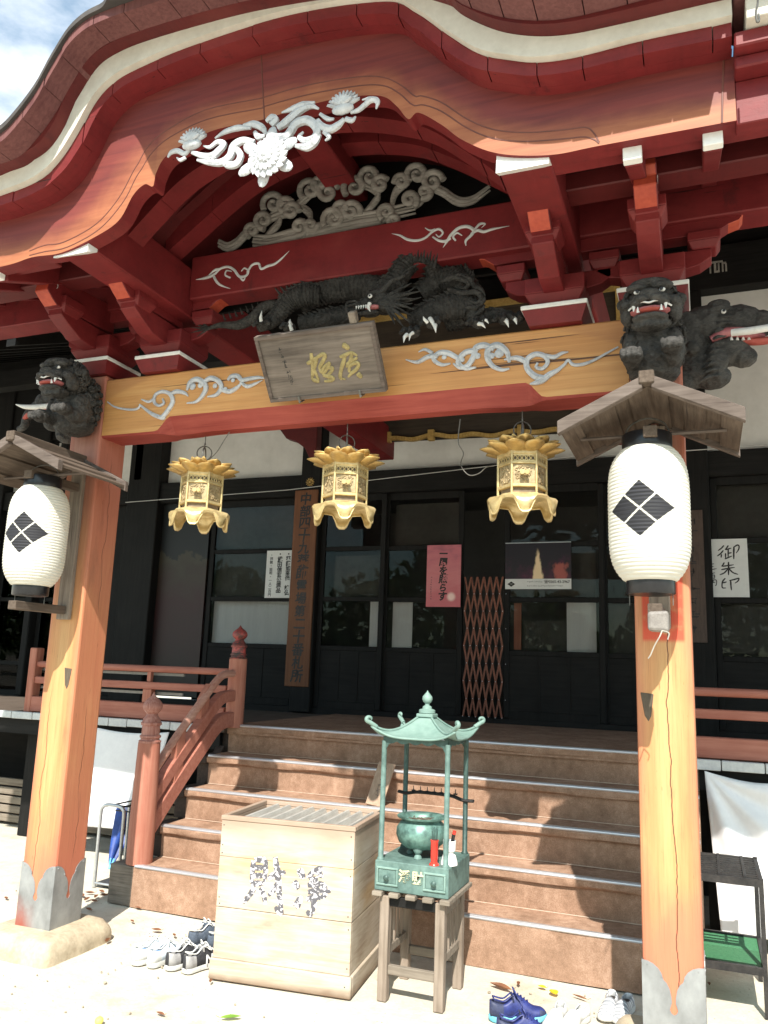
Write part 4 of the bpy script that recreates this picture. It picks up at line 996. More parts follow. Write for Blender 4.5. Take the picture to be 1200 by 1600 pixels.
# gilded hanging lanterns
def gold_lantern():
    t = thing('hanging_lantern', 'x', 'hanging lantern', (0, 0, 0), 0, 'gilded lanterns hung in a row under the porch beam')
    # origin at the top of the petals' hub, z down
    hexa = math.pi / 6
    b = MB(); b.lathe([(.118, -.035), (.128, -.035), (.128, -.052), (.121, -.057)], 6, a0=hexa)
    b.lathe([(.120, -.092), (.128, -.094), (.128, -.104), (.121, -.106)], 6, a0=hexa)
    b.lathe([(.118, -.205), (.128, -.207), (.128, -.222), (.122, -.224)], 6, a0=hexa)
    b.lathe([(.120, -.250), (.134, -.254), (.134, -.265), (.10, -.266)], 6, a0=hexa)
    for k in range(6):
        a = hexa + k * math.pi / 3; b.tube([(.122 * math.cos(a), .122 * math.sin(a), -.04), (.122 * math.cos(a), .122 * math.sin(a), -.262)], .0075, 6)
    b.build('lantern_frame', GOLDL, t, bev=.0015)
    b = MB(); b.lathe([(.108, -.04), (.108, -.26)], 6, a0=hexa); b.build('inner_lining', FRETB, t)
    pn = MB(); fr = MB()
    for k in range(6):
        M = RZ(k * math.pi / 3); ap = .108 * math.cos(hexa) + .0085
        # pierced top band
        for j in range(5):
            u = -.044 + j * .022
            fr.tube([M @ Vector((ap, u + .009 * math.cos(q * .7), -.075 + .011 * math.sin(q * .7))) for q in range(10)], .0026, 5)
        for z in (-.060, -.089): fr.box(ap - .003, ap + .003, -.055, .055, z - .003, z + .003, M)
        # arabesque panel
        for j in range(26):
            u = random.uniform(-.038, .038); z = random.uniform(-.195, -.115); r = random.uniform(.006, .011); a0 = random.uniform(0, 6)
            pn.tube([M @ Vector((ap + .002, u + r * (1 - q / 12) * math.cos(a0 + q * .6), z + r * (1 - q / 12) * math.sin(a0 + q * .6))) for q in range(9)], [.002, .0035, .002], 5)
        pn.box(ap - .004, ap - .001, -.054, .054, -.204, -.107, M)
    fr.build('pierced_band', GOLDL, t, smooth=50); pn.build('arabesque_panel', GOLDP, t, smooth=50)
    # lotus roof: two rings of cupped petals
    p = MB()
    def petal(a, r0, r1, wd, z0, z1, cup):
        n, m2 = 7, 7; g = []
        for i in range(n):
            tt = i / (n - 1); row = []
            w = wd * math.sin(math.pi * min(1, .18 + tt * .82)) ** .7 if tt < .98 else .004
            for j in range(m2):
                s_ = (j / (m2 - 1) - .5) * 2
                r = lerp(r0, r1, tt); z = lerp(z0, z1, tt ** 1.6) + cup * (s_ * s_) * math.sin(math.pi * tt)
                x, y = r, s_ * w; row.append(p.bm.verts.new((x * math.cos(a) - y * math.sin(a), x * math.sin(a) + y * math.cos(a), z)))
            g.append(row)
        for i in range(n - 1):
            for j in range(m2 - 1): p.bm.faces.new((g[i][j], g[i + 1][j], g[i + 1][j + 1], g[i][j + 1]))
    for k in range(10): petal(2 * math.pi * k / 10, .085, .190, .052, -.03, .028, .022)
    for k in range(10): petal(2 * math.pi * (k + .5) / 10, .09, .218, .052, -.040, -.004, .020)
    for k in range(8): petal(2 * math.pi * (k + .25) / 8, .03, .10, .034, .0, .055, -.012)
    p.build('lotus_petals', GOLD, t, smooth=60, mods=[('SOLIDIFY', dict(thickness=.004))])
    c = MB(); c.lathe([(.125, -.036), (.11, -.02), (.05, .01), (.028, .03), (.03, .04), (.02, .052), (.006, .058)], 20); c.build('roof_hub', GOLD, t, smooth=50)
    # flared skirt cut into six scroll feet
    s = MB(); n = 72; rows = []
    for i in range(n):
        a = 2 * math.pi * i / n; q = abs(((a / (math.pi / 3)) % 1) - .5) * 2   # 1 at the feet, 0 between
        drop = lerp(.030, .105, sm((q - .30) / .5)); col = []
        for (tt, r) in ((0, .118), (.12, .145), (.3, .165), (.5, .172), (.7, .166), (.85, .158), (.95, .160), (1, .175)):
            rr = r if tt < .8 else lerp(.165, r, q); col.append(s.bm.verts.new((rr * math.cos(a), rr * math.sin(a), -.262 - drop * tt)))
        rows.append(col)
    for i in range(n):
        for j in range(7): s.bm.faces.new((rows[i][j], rows[i][j + 1], rows[(i + 1) % n][j + 1], rows[(i + 1) % n][j]))
    s.build('scalloped_skirt', GOLDL, t, smooth=60, mods=[('SOLIDIFY', dict(thickness=.006))])
    l = MB(); a = 0
    l.box(.118, .130, -.02, .02, -.165, -.145); l.lathe([(.012, 0), (.012, .008)], 10, M=T(.132, .012, -.155) @ Matrix.Rotation(math.pi / 2, 4, 'Y')); l.lathe([(.012, 0), (.012, .008)], 10, M=T(.132, -.012, -.155) @ Matrix.Rotation(math.pi / 2, 4, 'Y'))
    l.build('latch', GOLDL, t)
    h = MB(); h.tube([(.045 * math.sin(q * .42), .0, .085 - .05 * math.cos(q * .42)) for q in range(16)], .0045, 6)
    h.tube([(.0, .045 * math.sin(q * .42), .10 - .045 * math.cos(q * .42)) for q in range(16)], .0035, 6)
    h.tube(catmull([(0, 0, .135), (.012, 0, .15), (.0, 0, .165), (-.01, 0, .155)], 4), .004, 6); h.tube([(0, 0, .155), (0, 0, .23)], .003, 6)
    h.build('hanging_ring', WIRE, t, smooth=60)
    return t
g1 = gold_lantern(); LZ = 2.75
spots = [(atY(317, 738, .16), -.75 - math.pi / 6 + .1, 'left gilded hanging lantern with a looped wire running up to the beam'), (atY(541, 712, .16), -1.1, 'middle gilded hanging lantern beside the top of the long vertical signboard'), (atY(816, 697, .16), -1.57 + .30, 'right gilded hanging lantern above the fire festival poster')]
for i, (p, rz, lb) in enumerate(spots):
    if i == 0: g1.location = (p.x, .16, LZ); g1.rotation_euler = (0, 0, rz); g1['label'] = lb
    else: dup(g1, (p.x, .16, LZ), rz, lb)
w = tag(MB().tube(catmull([(-.93, .13, 2.80), (-.90, .13, 2.78), (-.86, .12, 2.79), (-.80, .12, 2.84), (-.76, .12, 2.90), (-.74, .12, 2.93), (-.72, .12, 2.96)], 5), .003, 6).build('loose_wire', WIRE, smooth=60), 'thin dark wire running from the left gilded lantern up to the beam', 'wire')
w = tag(MB().tube(catmull([atY(a, b, .14) for a, b in ((719, 655), (716, 690), (724, 708), (720, 726), (732, 742), (748, 740), (760, 730), (772, 728))], 5), .003, 6).build('loose_wire', WIRE, smooth=60), 'loose looping wire left of the right gilded lantern', 'wire')

# paper lanterns
def paper_lantern():
    t = thing('paper_lantern', 'x', 'paper lantern', (0, 0, 0), 0, 'white ribbed paper lanterns before the porch pillars')
    b = MB(); pr = []; NR = 36
    for i in range(NR * 6 + 1):
        tt = i / (NR * 6); z = -.285 + .57 * tt
        u = abs(2 * tt - 1); r = .168 * (1 - u ** 5 * .37) - .004 + .0036 * abs(math.sin(math.pi * i / 6))
        pr.append((r, z))
    b.lathe(pr, 64, cap=False); b.build('paper_body', LANTP, t, smooth=80)
    c = MB(); c.lathe([(.102, .283), (.104, .29), (.104, .345), (.10, .35), (.09, .35), (.088, .30)], 40, cap=False); c.build('top_ring', BLK, t, smooth=50)
    c = MB(); c.lathe([(.094, -.340), (.098, -.335), (.098, -.285), (.09, -.28)], 40); c.build('bottom_ring', BLK, t, smooth=50)
    w = MB(); w.tube(catmull([(-.10, 0, .34), (-.07, 0, .40), (0, 0, .425), (.07, 0, .40), (.10, 0, .34)], 5), .004, 6)
    w.build('bail_wire', WIRE, t, smooth=60)
    for s_ in (-1, 1): MB().tube([(s_ * .088, 0, -.335), (s_ * .088, 0, -.385)], .0018, 5).build('tie_string', WIRE, t)
    return t
pl1 = paper_lantern(); pl1.location = (-1.69, -.30, 2.285); pl1.rotation_euler = (0, 0, .28); pl1['label'] = 'left white paper lantern with a black diamond crest, hung before the left pillar'
dup(pl1, (1.663, -.30, 2.295), -.16, 'right white paper lantern with a black diamond crest, hung before the right pillar')
# their little roofs on brackets
def canopy(cx, lb, cloth):
    t = thing('lantern_canopy', lb, 'lantern canopy', (cx, 0, 1.83))
    ridge = .955; ev = .79; hw = .355; yf, yb = -.56, -.02
    # lapped boards on both slopes
    b = MB()
    for s in (-1, 1):
        for k in range(5):
            t0, t1 = k / 5 - .02, (k + 1) / 5 + .015; x0, x1 = s * hw * max(t0, 0), s * hw * min(t1, 1)
            zA, zB = lerp(ridge, ev, max(t0, 0)), lerp(ridge, ev, min(t1, 1)); o = .012 * (k % 2)
            b.hexa([(x0, yf + .03, zA + o), (x1, yf + .03, zB + o), (x1, yb, zB + o), (x0, yb, zA + o), (x0, yf + .03, zA + o + .014), (x1, yf + .03, zB + o + .014), (x1, yb, zB + o + .014), (x0, yb, zA + o + .014)])
    b.build('roof_boards', OLDY, t)
    b = MB()
    for s in (-1, 1):
        for (ya, yb2) in ((yf - .01, yf + .028), (yb + .001, yb + .03)):
            b = MB(); b.hexa([(s * .018, ya, ridge - .018), (s * (hw + .005), ya, ev - .022), (s * (hw + .005), yb2, ev - .022), (s * .018, yb2, ridge - .018), (s * .018, ya, ridge + .036), (s * (hw + .005), ya, ev + .036), (s * (hw + .005), yb2, ev + .036), (s * .018, yb2, ridge + .036)])
            b.build('barge_strip', OLDW, t, bev=.003)
    b = MB(); b.box(-.03, .03, yf - .018, yb + .04, ridge + .0, ridge + .055); b.build('ridge_cap', OLDY, t, bev=.004)
    b = MB(); b.box(-.045, .045, -.034, -.002, .0, ridge - .02); b.build('back_post', OLDV, t, bev=.004)
    for z in (.055, .80): MB().box(-.028, .028, -.42, -.0345, z - .024, z + .024).build('bracket_arm', OLDY, t, bev=.003)
    b = MB(); b.tube([(-.3, -.30, .815), (.3, -.30, .815)], .008, 6); b.build('cross_rod', OLDW, t)
    return t
canopy(-PX, 'small gabled wooden canopy bracketed to the left pillar over the left paper lantern', 0)
canopy(1.683, 'small gabled wooden canopy bracketed to the right pillar over the right paper lantern', 1)
c = MB(); c.hexa([(1.655, -.445, 1.80), (1.735, -.445, 1.795), (1.735, -.35, 1.795), (1.655, -.35, 1.80), (1.655, -.445, 1.875), (1.735, -.445, 1.88), (1.735, -.35, 1.88), (1.655, -.35, 1.875)])
bg_ = c.build('cloth_wrap', simple('grey_cloth', (.16, .14, .125), (.26, .235, .21), 30), bev=.012, seg=2)
tag(bg_, 'grey cloth wrap with a tied string on the bracket under the right paper lantern', 'cloth wrap')
s = MB(); s.tube(catmull([(1.71, -.447, 1.80), (1.70, -.46, 1.775), (1.68, -.455, 1.74), (1.665, -.455, 1.705), (1.655, -.452, 1.69)], 5), .0026, 6); s.tube(catmull([(1.71, -.447, 1.80), (1.735, -.46, 1.79), (1.73, -.46, 1.765)], 4), .0026, 6)
s.build('string', simple('dull_string', (.30, .28, .24), (.42, .39, .33)), bg_)
# ------------------------------------------------------------------ hall behind
YW = 4.12; DZ = 1.118
hall = thing('temple_hall', 'dark timbered temple hall with glazed sliding doors and white plaster upper wall', 'temple hall', (0, YW, 0))
def hp(mb, name, mt, par=None, **k):
    o = mb.build(name, mt, par or hall, **k)
    if par is None: o.location = (0, -YW, 0)      # hall meshes are drawn in world coordinates
    return o
hp(MB().box(-4.5, 6, YW + .03, YW + .10, 3.69, 5.30), 'plaster_wall', PLAST)
hp(MB().box(-12, -4.505, YW + .03, YW + .10, 3.69, 4.36), 'plaster_wall', PLAST)
hp(MB().box(-12, -4.505, YW - .10, YW + .12, 4.362, 5.30), 'upper_boarding', BLACKX)
hp(MB().box(-14, 9, YW + .0, YW + .12, 5.752, 6.9), 'upper_boarding', BLACKX)
hp(MB().box(-12, 6, YW - .10, YW + .12, 3.455, 3.70), 'lintel_beam', BLACKX, bev=.008)
hp(MB().box(-12, 6, YW - .12, YW + .12, 5.302, 5.75), 'head_beam', BLACKX, bev=.008)
hp(MB().box(-12, 6, YW - .06, YW + .12, DZ - .12, DZ + .055), 'door_sill', BLACKX, bev=.006)
for x, w in ((-4.40, .46), (-2.14, .24), (1.845, .22), (-6.0, .10), (-6.75, .20), (4.3, .24)):
    hp(MB().box(x - w / 2, x + w / 2, YW - .14, YW + .10, DZ, 5.30), 'post', BLACKW, bev=.01)
for x in (-5.7, -4.5): hp(MB().box(x - .05, x + .05, YW - .14, YW - .05, 3.75, 4.3), 'wall_strut', BLACKW)
# sliding doors: stiles, rails, panes
def door(x0, x1, y, zs=(1.175, 1.795, 2.315, 2.86, 3.45), split=None, solid=True, back=None):
    b = MB(); w = .055
    b.box(x0, x0 + w, y, y + .04, zs[0], zs[-1]); b.box(x1 - w, x1, y, y + .04, zs[0], zs[-1])
    cols = [(x0 + w, x1 - w)]
    if split: cols = [(x0 + w, split - .028), (split + .028, x1 - w)]; b.box(split - .028, split + .028, y + .002, y + .038, zs[0], zs[-1])
    for (a, c) in cols:
        for i, z in enumerate(zs):
            h = .05 if 0 < i < len(zs) - 1 else .07; b.box(a, c, y + .003, y + .037, z - (h / 2 if i < len(zs) - 1 else h), z + h / 2 if i else z + h)
    d = hp(b, 'sliding_door', BLACKW, bev=.004)
    for (a, c) in cols:
        for i in range(1, len(zs) - 1):
            MB().box(a, c, y + .016, y + .021, zs[i] + .024, zs[i + 1] - .024).build('pane', GLASS, d)
        pb = MB(); pb.box(a, c, y + .012, y + .026, zs[0] + .05, zs[1] - .02); pb.build('lower_panel', BLACKX, d)
        n = 3
        for i in range(1, n): u = lerp(a, c, i / n); MB().box(u - .012, u + .012, y + .006, y + .0115, zs[0] + .07, zs[1] - .026).build('panel_batten', BLACKW, d)
    return d
door(-3.46, -2.27, YW - .02)
door(-2.015, -1.255, YW - .06); door(-1.29, -.41, YW - .01)
door(.03, 1.0, YW - .06); door(.965, 1.73, YW - .01)
door(1.96, 3.2, YW - .04); door(3.2, 4.18, YW - .01)
door(-6.65, -6.05, YW - .02, zs=(.65, .85, 1.5, 2.3, 3.45)); door(-5.95, -5.35, YW - .02, zs=(.65, .85, 1.5, 2.3, 3.45))
hp(MB().box(-12, -6.8, YW, YW + .08, 0, 3.46), 'cream_side_wall', CREAM)
hp(MB().box(-5.30, -4.52, YW, YW + .08, .9, 3.46), 'dark_side_panel', BLACKW)
# painted panel left of the doors
def m_mural():
    g = G('faded_dark_mural'); X, Y, Z = g.xyz(); n = g.noise(3.2, (1, 1, 1), 6, .6); q = g.noise(9, (1, 1, 1), 4)
    t = g.math('ADD', Z, g.math('MULTIPLY', g.math('SUBTRACT', n, .5), .9))
    c = g.ramp(g.math('DIVIDE', g.math('SUBTRACT', t, 1.2), 2.2), [(.0, (.010, .010, .006)), (.25, (.022, .006, .004)), (.5, (.030, .0045, .004)), (.66, (.032, .020, .010)), (.74, (.042, .033, .018)), (.755, (.004, .004, .004))])
    return g.fin(c, .5, 0, q, .1, .002)
hp(MB().box(-4.22, -3.5, YW - .01, YW + .03, 1.2, 3.45), 'mural_panel', m_mural())
# room behind the panes: floor, back wall, pale curtains and a few pale slats
INT = simple('dim_interior', (.035, .033, .030), (.055, .052, .048), 2)
hp(MB().box(-4.3, 4.3, YW + 1.3, YW + 1.4, 1.0, 3.6), 'interior_wall', INT)
hp(MB().box(-4.3, 4.3, YW + .1, YW + 1.3, 1.0, 1.08), 'interior_floor', INT)
hp(MB().box(-4.3, 4.3, YW + .13, YW + 1.3, 3.50, 3.56), 'interior_ceiling', INT)
CURT = simple('pale_curtain', (.70, .71, .72), (.80, .81, .82), 3, (6, 1, .6), .9)
DIMC = simple('grey_screen', (.06, .058, .054), (.085, .082, .076), 3, (1, 1, 1), .9)
for (x0, x1, z0, z1, mt) in ((-3.42, -2.42, 1.80, 2.30, CURT), (-3.42, -2.3, 2.33, 3.42, DIMC), (-1.46, -1.35, 1.80, 2.30, CURT), (-1.20, -.98, 1.80, 2.30, CURT), (-1.9, -1.33, 2.35, 2.80, DIMC), (-1.2, -.45, 2.9, 3.35, DIMC), (.62, .9, 1.80, 2.3, CURT), (.20, .62, 1.82, 2.12, DIMC), (1.02, 1.4, 1.80, 2.3, DIMC), (.1, .9, 2.35, 2.8, DIMC), (2.0, 3.1, 2.9, 3.4, DIMC), (2.0, 3.1, 1.85, 2.3, DIMC)):
    hp(MB().box(x0, x1, YW + .09, YW + .10, z0, z1), 'inner_curtain' if mt is CURT else 'inner_screen', mt)
hp(MB().box(.105, .175, YW + .06, YW + .09, 1.83, 2.29), 'orange_inner_post', RAILV)
# eave of the hall on both sides: dark boards, rafters
for (x0, x1) in ((-14, -3.42), (3.42, 9)):
    ev = MB(); ev.hexa([(x0, 1.0, 4.28), (x1, 1.0, 4.28), (x1, 4.1, 5.66), (x0, 4.1, 5.66), (x0, 1.0, 4.34), (x1, 1.0, 4.34), (x1, 4.1, 5.72), (x0, 4.1, 5.72)])
    hp(ev, 'eave_boards', BLACKX)
for i in range(22):
    rr = MB(); x = -13 + i * .45; rr.hexa([(x - .05, 1.02, 4.19), (x + .05, 1.02, 4.19), (x + .05, 4.0, 5.515), (x - .05, 4.0, 5.515), (x - .05, 1.02, 4.285), (x + .05, 1.02, 4.285), (x + .05, 4.0, 5.61), (x - .05, 4.0, 5.61)])
    hp(rr, 'eave_rafter', BLACKX)
hp(MB().box(-14, -1.8, 3.0, 3.16, 4.72, 4.92), 'eave_beam', BLACKX)
hp(MB().hexa([(-14, .92, 4.36), (-3.5, .92, 4.36), (-3.5, 4.6, 6.1), (-14, 4.6, 6.1), (-14, .92, 4.52), (-3.5, .92, 4.52), (-3.5, 4.6, 6.75), (-14, 4.6, 6.75)]), 'hall_roof', ROOFD)
hp(MB().hexa([(3.5, .92, 4.36), (9, .92, 4.36), (9, 4.6, 6.1), (3.5, 4.6, 6.1), (3.5, .92, 4.52), (9, .92, 4.52), (9, 4.6, 6.75), (3.5, 4.6, 6.75)]), 'hall_roof', ROOFD)
hp(MB().box(-4.6, 6, YW + 1.5, YW + 1.6, 0, 6.5), 'rear_wall', BLACKX)
# red curved bracket on the left post, gilt rosette, carved pattern on the right head beam
hp(MB().pY([(-2.60, 4.35), (-1.98, 4.35), (-1.98, 3.78), (-2.05, 3.80), (-2.12, 3.93), (-2.24, 4.02), (-2.36, 4.06), (-2.44, 4.16), (-2.55, 4.24)], YW - .36, YW - .24), 'red_curved_bracket', DKRED, bev=.006)
b = MB()
for i in range(12):
    a = i * math.pi / 6; b.ell((-2.14 + .035 * math.cos(a), YW - .15, 3.60 + .035 * math.sin(a)), (.022, .008, .008), 1, Quaternion((0, 1, 0), -a))
b.ell((-2.14, YW - .153, 3.60), (.016, .01, .016), 1); hp(b, 'gilt_rosette', GOLD, smooth=50)
b = MB()
for (x0, x1, z0, z1) in ((2.02, 2.16, 5.56, 5.575), (2.04, 2.055, 5.46, 5.57), (2.08, 2.10, 5.46, 5.56), (2.10, 2.13, 5.46, 5.475), (2.115, 2.13, 5.475, 5.55), (2.15, 2.165, 5.46, 5.56), (2.165, 2.19, 5.54, 5.555), (2.18, 2.195, 5.46, 5.54)): b.box(x0, x1, YW - .135, YW - .121, z0, z1)
hp(b, 'peeling_pattern', simple('flaked_white', (.16, .15, .13), (.42, .40, .36), 40))
# veranda deck with pale plank ends and its posts
deck = thing('veranda_deck', 'dark wooden veranda deck with pale painted plank ends along the front of the hall', 'veranda', (0, 3, 0))
def dp(mb, name, mt, **k): o = mb.build(name, mt, deck, **k); o.location = (0, -3, 0); return o
b = MB(); dp(b.box(-9, -1.746, 1.93, YW, DZ - .06, DZ - .012), 'deck_boards', OLDY); dp(MB().box(1.80, 6, 1.93, YW, DZ - .06, DZ - .012), 'deck_boards', OLDY)
dp(MB().box(-1.744, 1.798, 1.975, YW - .061, DZ - .07, DZ), 'deck_carpet', CARP)
EP = simple('pale_plank_paint', (.42, .44, .45), (.60, .61, .60), 9)
x = -7.0
while x < 5:
    w = random.uniform(.17, .26)
    if not (-1.95 < x + w / 2 < 1.80): dp(MB().box(x, x + w - .006, 1.885, 1.93, DZ - .068 + random.uniform(-.004, .004), DZ - .006), 'pale_plank_end', EP, bev=.004)
    x += w
dp(MB().box(-9, -1.80, 1.96, 2.10, DZ - .20, DZ - .071), 'deck_joist', BLACKX); dp(MB().box(1.80, 6, 1.96, 2.10, DZ - .20, DZ - .071), 'deck_joist', BLACKX)
for x in (-6.4, -5.2, -3.95, -1.9, 1.9, 3.8, 5.5): dp(MB().box(x - .07, x + .07, 2.2, 2.34, 0, DZ - .21), 'deck_post', BLACKW)
dp(MB().box(-9, 6, 3.2, 3.3, 0, DZ - .2), 'underfloor_boards', BLACKX)

# slatted skirting under the deck on the left
sk = thing('slatted_skirting', 'low slatted fence of grey boards closing the space under the left veranda', 'slat fence', (-4.4, 2.5, 0))
for i in range(5):
    b = MB(); z = .03 + i * .082 ; b.box(-2.3, 2.45, -.012 + i * .004, .018 + i * .004, z, z + .066); b.build('slat', STANDX, sk, bev=.004)
for x in (-2.0, -.9, .3, 1.4, 2.3): MB().box(x - .03, x + .03, .036, .08, 0, .46).build('upright', OLDV, sk)

# ------------------------------------------------------------------ stairs
st = thing('staircase', 'five-step wooden staircase covered in brown carpet with metal nosing strips', 'staircase', (0, .919, 0))
Y0, TR, Z1, RI = .919, .263, .258, .215
XL, XR = -1.742, 1.80
prof = [(Y0, .0), (Y0, Z1)]
P = []
def sp(*a): P.append(a)
sp(Y0, 0.002)
for i in range(5):
    y, z = Y0 + i * TR, Z1 + i * RI
    if i == 0: sp(y, z - .012); sp(y + .004, z - .003); sp(y + .012, z)
    else:
        sp(y + .030, P[-1][1] + .004); sp(y + .026, z - .062); sp(y + .004, z - .056); sp(y - .003, z - .045); sp(y - .004, z - .018); sp(y + .002, z - .004); sp(y + .012, z)
    if i < 4: sp(y + TR + .026, z + .0005)
    else: sp(y + .062, z); sp(y + .062, .002)
cb = MB()
# long strips so that the carpet can sag a little
NX = 60; g = []
for k in range(NX + 1):
    x = lerp(XL, XR, k / NX); col = []
    for j, (y, z) in enumerate(P):
        col.append(cb.bm.verts.new((x, y - Y0 + .004 * math.sin(x * 3.1 + j) * math.sin(x * 7.7 + j * 2), z + .002 * math.sin(x * 5 + j))))
    g.append(col)
for a, c in zip(g, g[1:]):
    for j in range(len(P) - 1): cb.bm.faces.new((a[j], a[j + 1], c[j + 1], c[j]))
cb.bm.faces.new([v for v in g[0]]); cb.bm.faces.new([v for v in g[-1]][::-1])
cb.build('carpet', CARP, st, smooth=35)
for i in range(5):
    y, z = i * TR, Z1 + i * RI
    b = MB(); b.tube([(XL + .01, y + .004, z - .004), (XR, y + .004, z - .004)], .0098, 10); b.box(XL + .01, XR, y + .004, y + .030, z + .002, z + .0070)
    b.build('nosing_strip', ALU, st, bev=.001)
    if i: MB().tube([(XL + .01, y + .022, z - RI + .004), (XR, y + .022, z - RI + .004)], .0028, 6).build('carpet_seam', SEAM, st)
b = MB(); b.box(-1.935, XL - .002, .0, .30, 0, Z1 - .006); b.build('bottom_block', OLDX, st, bev=.01, seg=2)
for i in range(1, 5):
    y, z = i * TR, Z1 + i * RI
    b = MB(); b.box(-1.86, XL - .002, y - .005, y + TR + .03, z - .064, z - .008); b.build('tread_end', BLACKB, st, bev=.005)
    b = MB(); b.box(-1.845, XL - .004, y + .035, y + TR, z - RI, z - .066); b.build('riser_end', BLACKB, st)
b = MB(); b.pX([(.3, 0), (.3, .15), (1.05, .95), (1.05, 0)], -1.83, -1.76); b.build('side_board', BLACKB, st)

# railings (left one climbs the stair)
def finial(b, x, y, z, r, k=1.0):
    b.lathe([(r * .98, z), (r * 1.02, z + .012 * k), (r * .86, z + .02 * k), (r * .84, z + .03 * k), (r * .95, z + .036 * k), (r * .95, z + .048 * k), (r * .82, z + .054 * k), (r * .80, z + .115 * k), (r * .93, z + .12 * k), (r * .95, z + .135 * k), (r * .84, z + .142 * k), (r * .78, z + .16 * k), (r * .55, z + .18 * k), (r * .48, z + .195 * k), (r * .60, z + .205 * k), (r * .84, z + .225 * k), (r * .90, z + .245 * k), (r * .82, z + .27 * k), (r * .55, z + .295 * k), (r * .22, z + .315 * k), (r * .06, z + .335 * k), (.001, z + .345 * k)], 24, (x, y, 0))
rl = thing('stair_railing', 'faded red wooden railing with onion finials rising along the left of the stairs', 'railing', (-1.76, 1.0, 0))
o = Vector((-1.76, 1.0, 0))
def rp(mb, name, mt, par=None, **k):
    ob = mb.build(name, mt, par or rl, **k)
    if par is None: ob.location = -o
    return ob
n1 = rp(MB().lathe([(.088, .256), (.089, .5), (.076, 1.045)], 24, (-1.76, 1.0, 0)), 'newel_post', RAILV, smooth=50)
b = MB(); finial(b, -1.757, 1.0, 1.045, .076); b.build('onion_finial', FINW, n1, smooth=40)
n2 = rp(MB().lathe([(.074, DZ - .02), (.072, 1.64)], 24, (-1.695, 1.99, 0)), 'newel_post', RAILV, smooth=50)
b = MB(); finial(b, -1.695, 1.99, 1.64, .07, .80); b.build('onion_finial', FIND, n2, smooth=40)
def rail(zoff, r0, w, h, round_=False):
    pts = [(1.02, .845), (1.2, 1.015), (1.4, 1.205), (1.58, 1.376), (1.69, 1.478), (1.77, 1.532), (1.86, 1.551), (2.0, 1.553)]
    C = catmull([(-1.745 + .05 * sm((y - 1.1) / .9), y, z - zoff) for y, z in pts], 5)
    if round_: return MB().tube(C, r0, 14, up=(1, 0, 0))
    b = MB(); rows = []
    for i, p in enumerate(C):
        t = (C[min(i + 1, len(C) - 1)] - C[max(i - 1, 0)]).normalized(); nrm = Vector((0, -t.z, t.y))
        rows.append([b.bm.verts.new(p + Vector((sx * w / 2, 0, 0)) + nrm * sz * h / 2) for sx, sz in ((-1, -1), (1, -1), (1, 1), (-1, 1))])
    for a, c in zip(rows, rows[1:]):
        for k in range(4): b.bm.faces.new((a[k], a[(k + 1) % 4], c[(k + 1) % 4], c[k]))
    b.bm.faces.new(rows[0]); b.bm.faces.new(rows[-1][::-1]); return b
rp(rail(.03, .031, 0, 0, True), 'handrail', RAILW, smooth=60)
rp(rail(.205, 0, .075, .085), 'middle_rail', RAILP, bev=.006)
rp(rail(.39, 0, .075, .115), 'lower_rail', RAILP, bev=.006)
for (y, z) in ((1.58, 1.335), (1.30, 1.03)):
    rp(MB().hexa([(-1.755, y - .05, z - .30), (-1.705, y - .05, z - .30), (-1.705, y + .05, z - .19), (-1.755, y + .05, z - .19), (-1.755, y - .05, z + .0), (-1.705, y - .05, z + .0), (-1.705, y + .05, z + .11), (-1.755, y + .05, z + .11)]), 'strut', RAILV, bev=.004)
def balustrade(name, lab, x0, x1, posts):
    t = thing(name, lab, 'railing', ((x0 + x1) / 2, 1.99, DZ))
    cx, cy, cz = (x0 + x1) / 2, 1.99, DZ
    h = (x1 - x0) / 2
    MB().tube([(-h, 0, .415), (h, 0, .415)], .029, 14).build('top_rail', RAILP, t, smooth=60)
    MB().box(-h, h, -.035, .035, .245, .305).build('middle_rail', RAILP, t, bev=.006)
    MB().box(-h, h, -.045, .045, -.002, .13).build('base_rail', RAILP, t, bev=.006)
    for x in posts: MB().box(x - cx - .045, x - cx + .045, -.03, .03, .131, .244).build('strut', RAILV, t, bev=.004); MB().box(x - cx - .02, x - cx + .02, -.02, .02, .306, .39).build('strut', RAILV, t, bev=.004)
    return t
bl = balustrade('veranda_railing', 'faded red three-rail veranda railing running left from the top of the stairs', -3.83, -1.772, (-3.2, -2.55))
MB().box(-1.06, -.98, -.05, .05, -.012, .56).build('corner_post', RAILV, bl, bev=.008)
MB().box(-.90, -.86, .05, .09, -.012, .47).build('grey_prop', OLDV, bl)
for z in (.20, .36): MB().box(-1.0, .55, .06, .075, z, z + .022).build('pale_cross_strip', simple('pale_strip', (.28, .27, .25), (.4, .39, .37)), bl)
balustrade('veranda_railing', 'faded red three-rail veranda railing behind the right pillar above the white cloth', 1.60, 4.1, (2.5, 3.4))

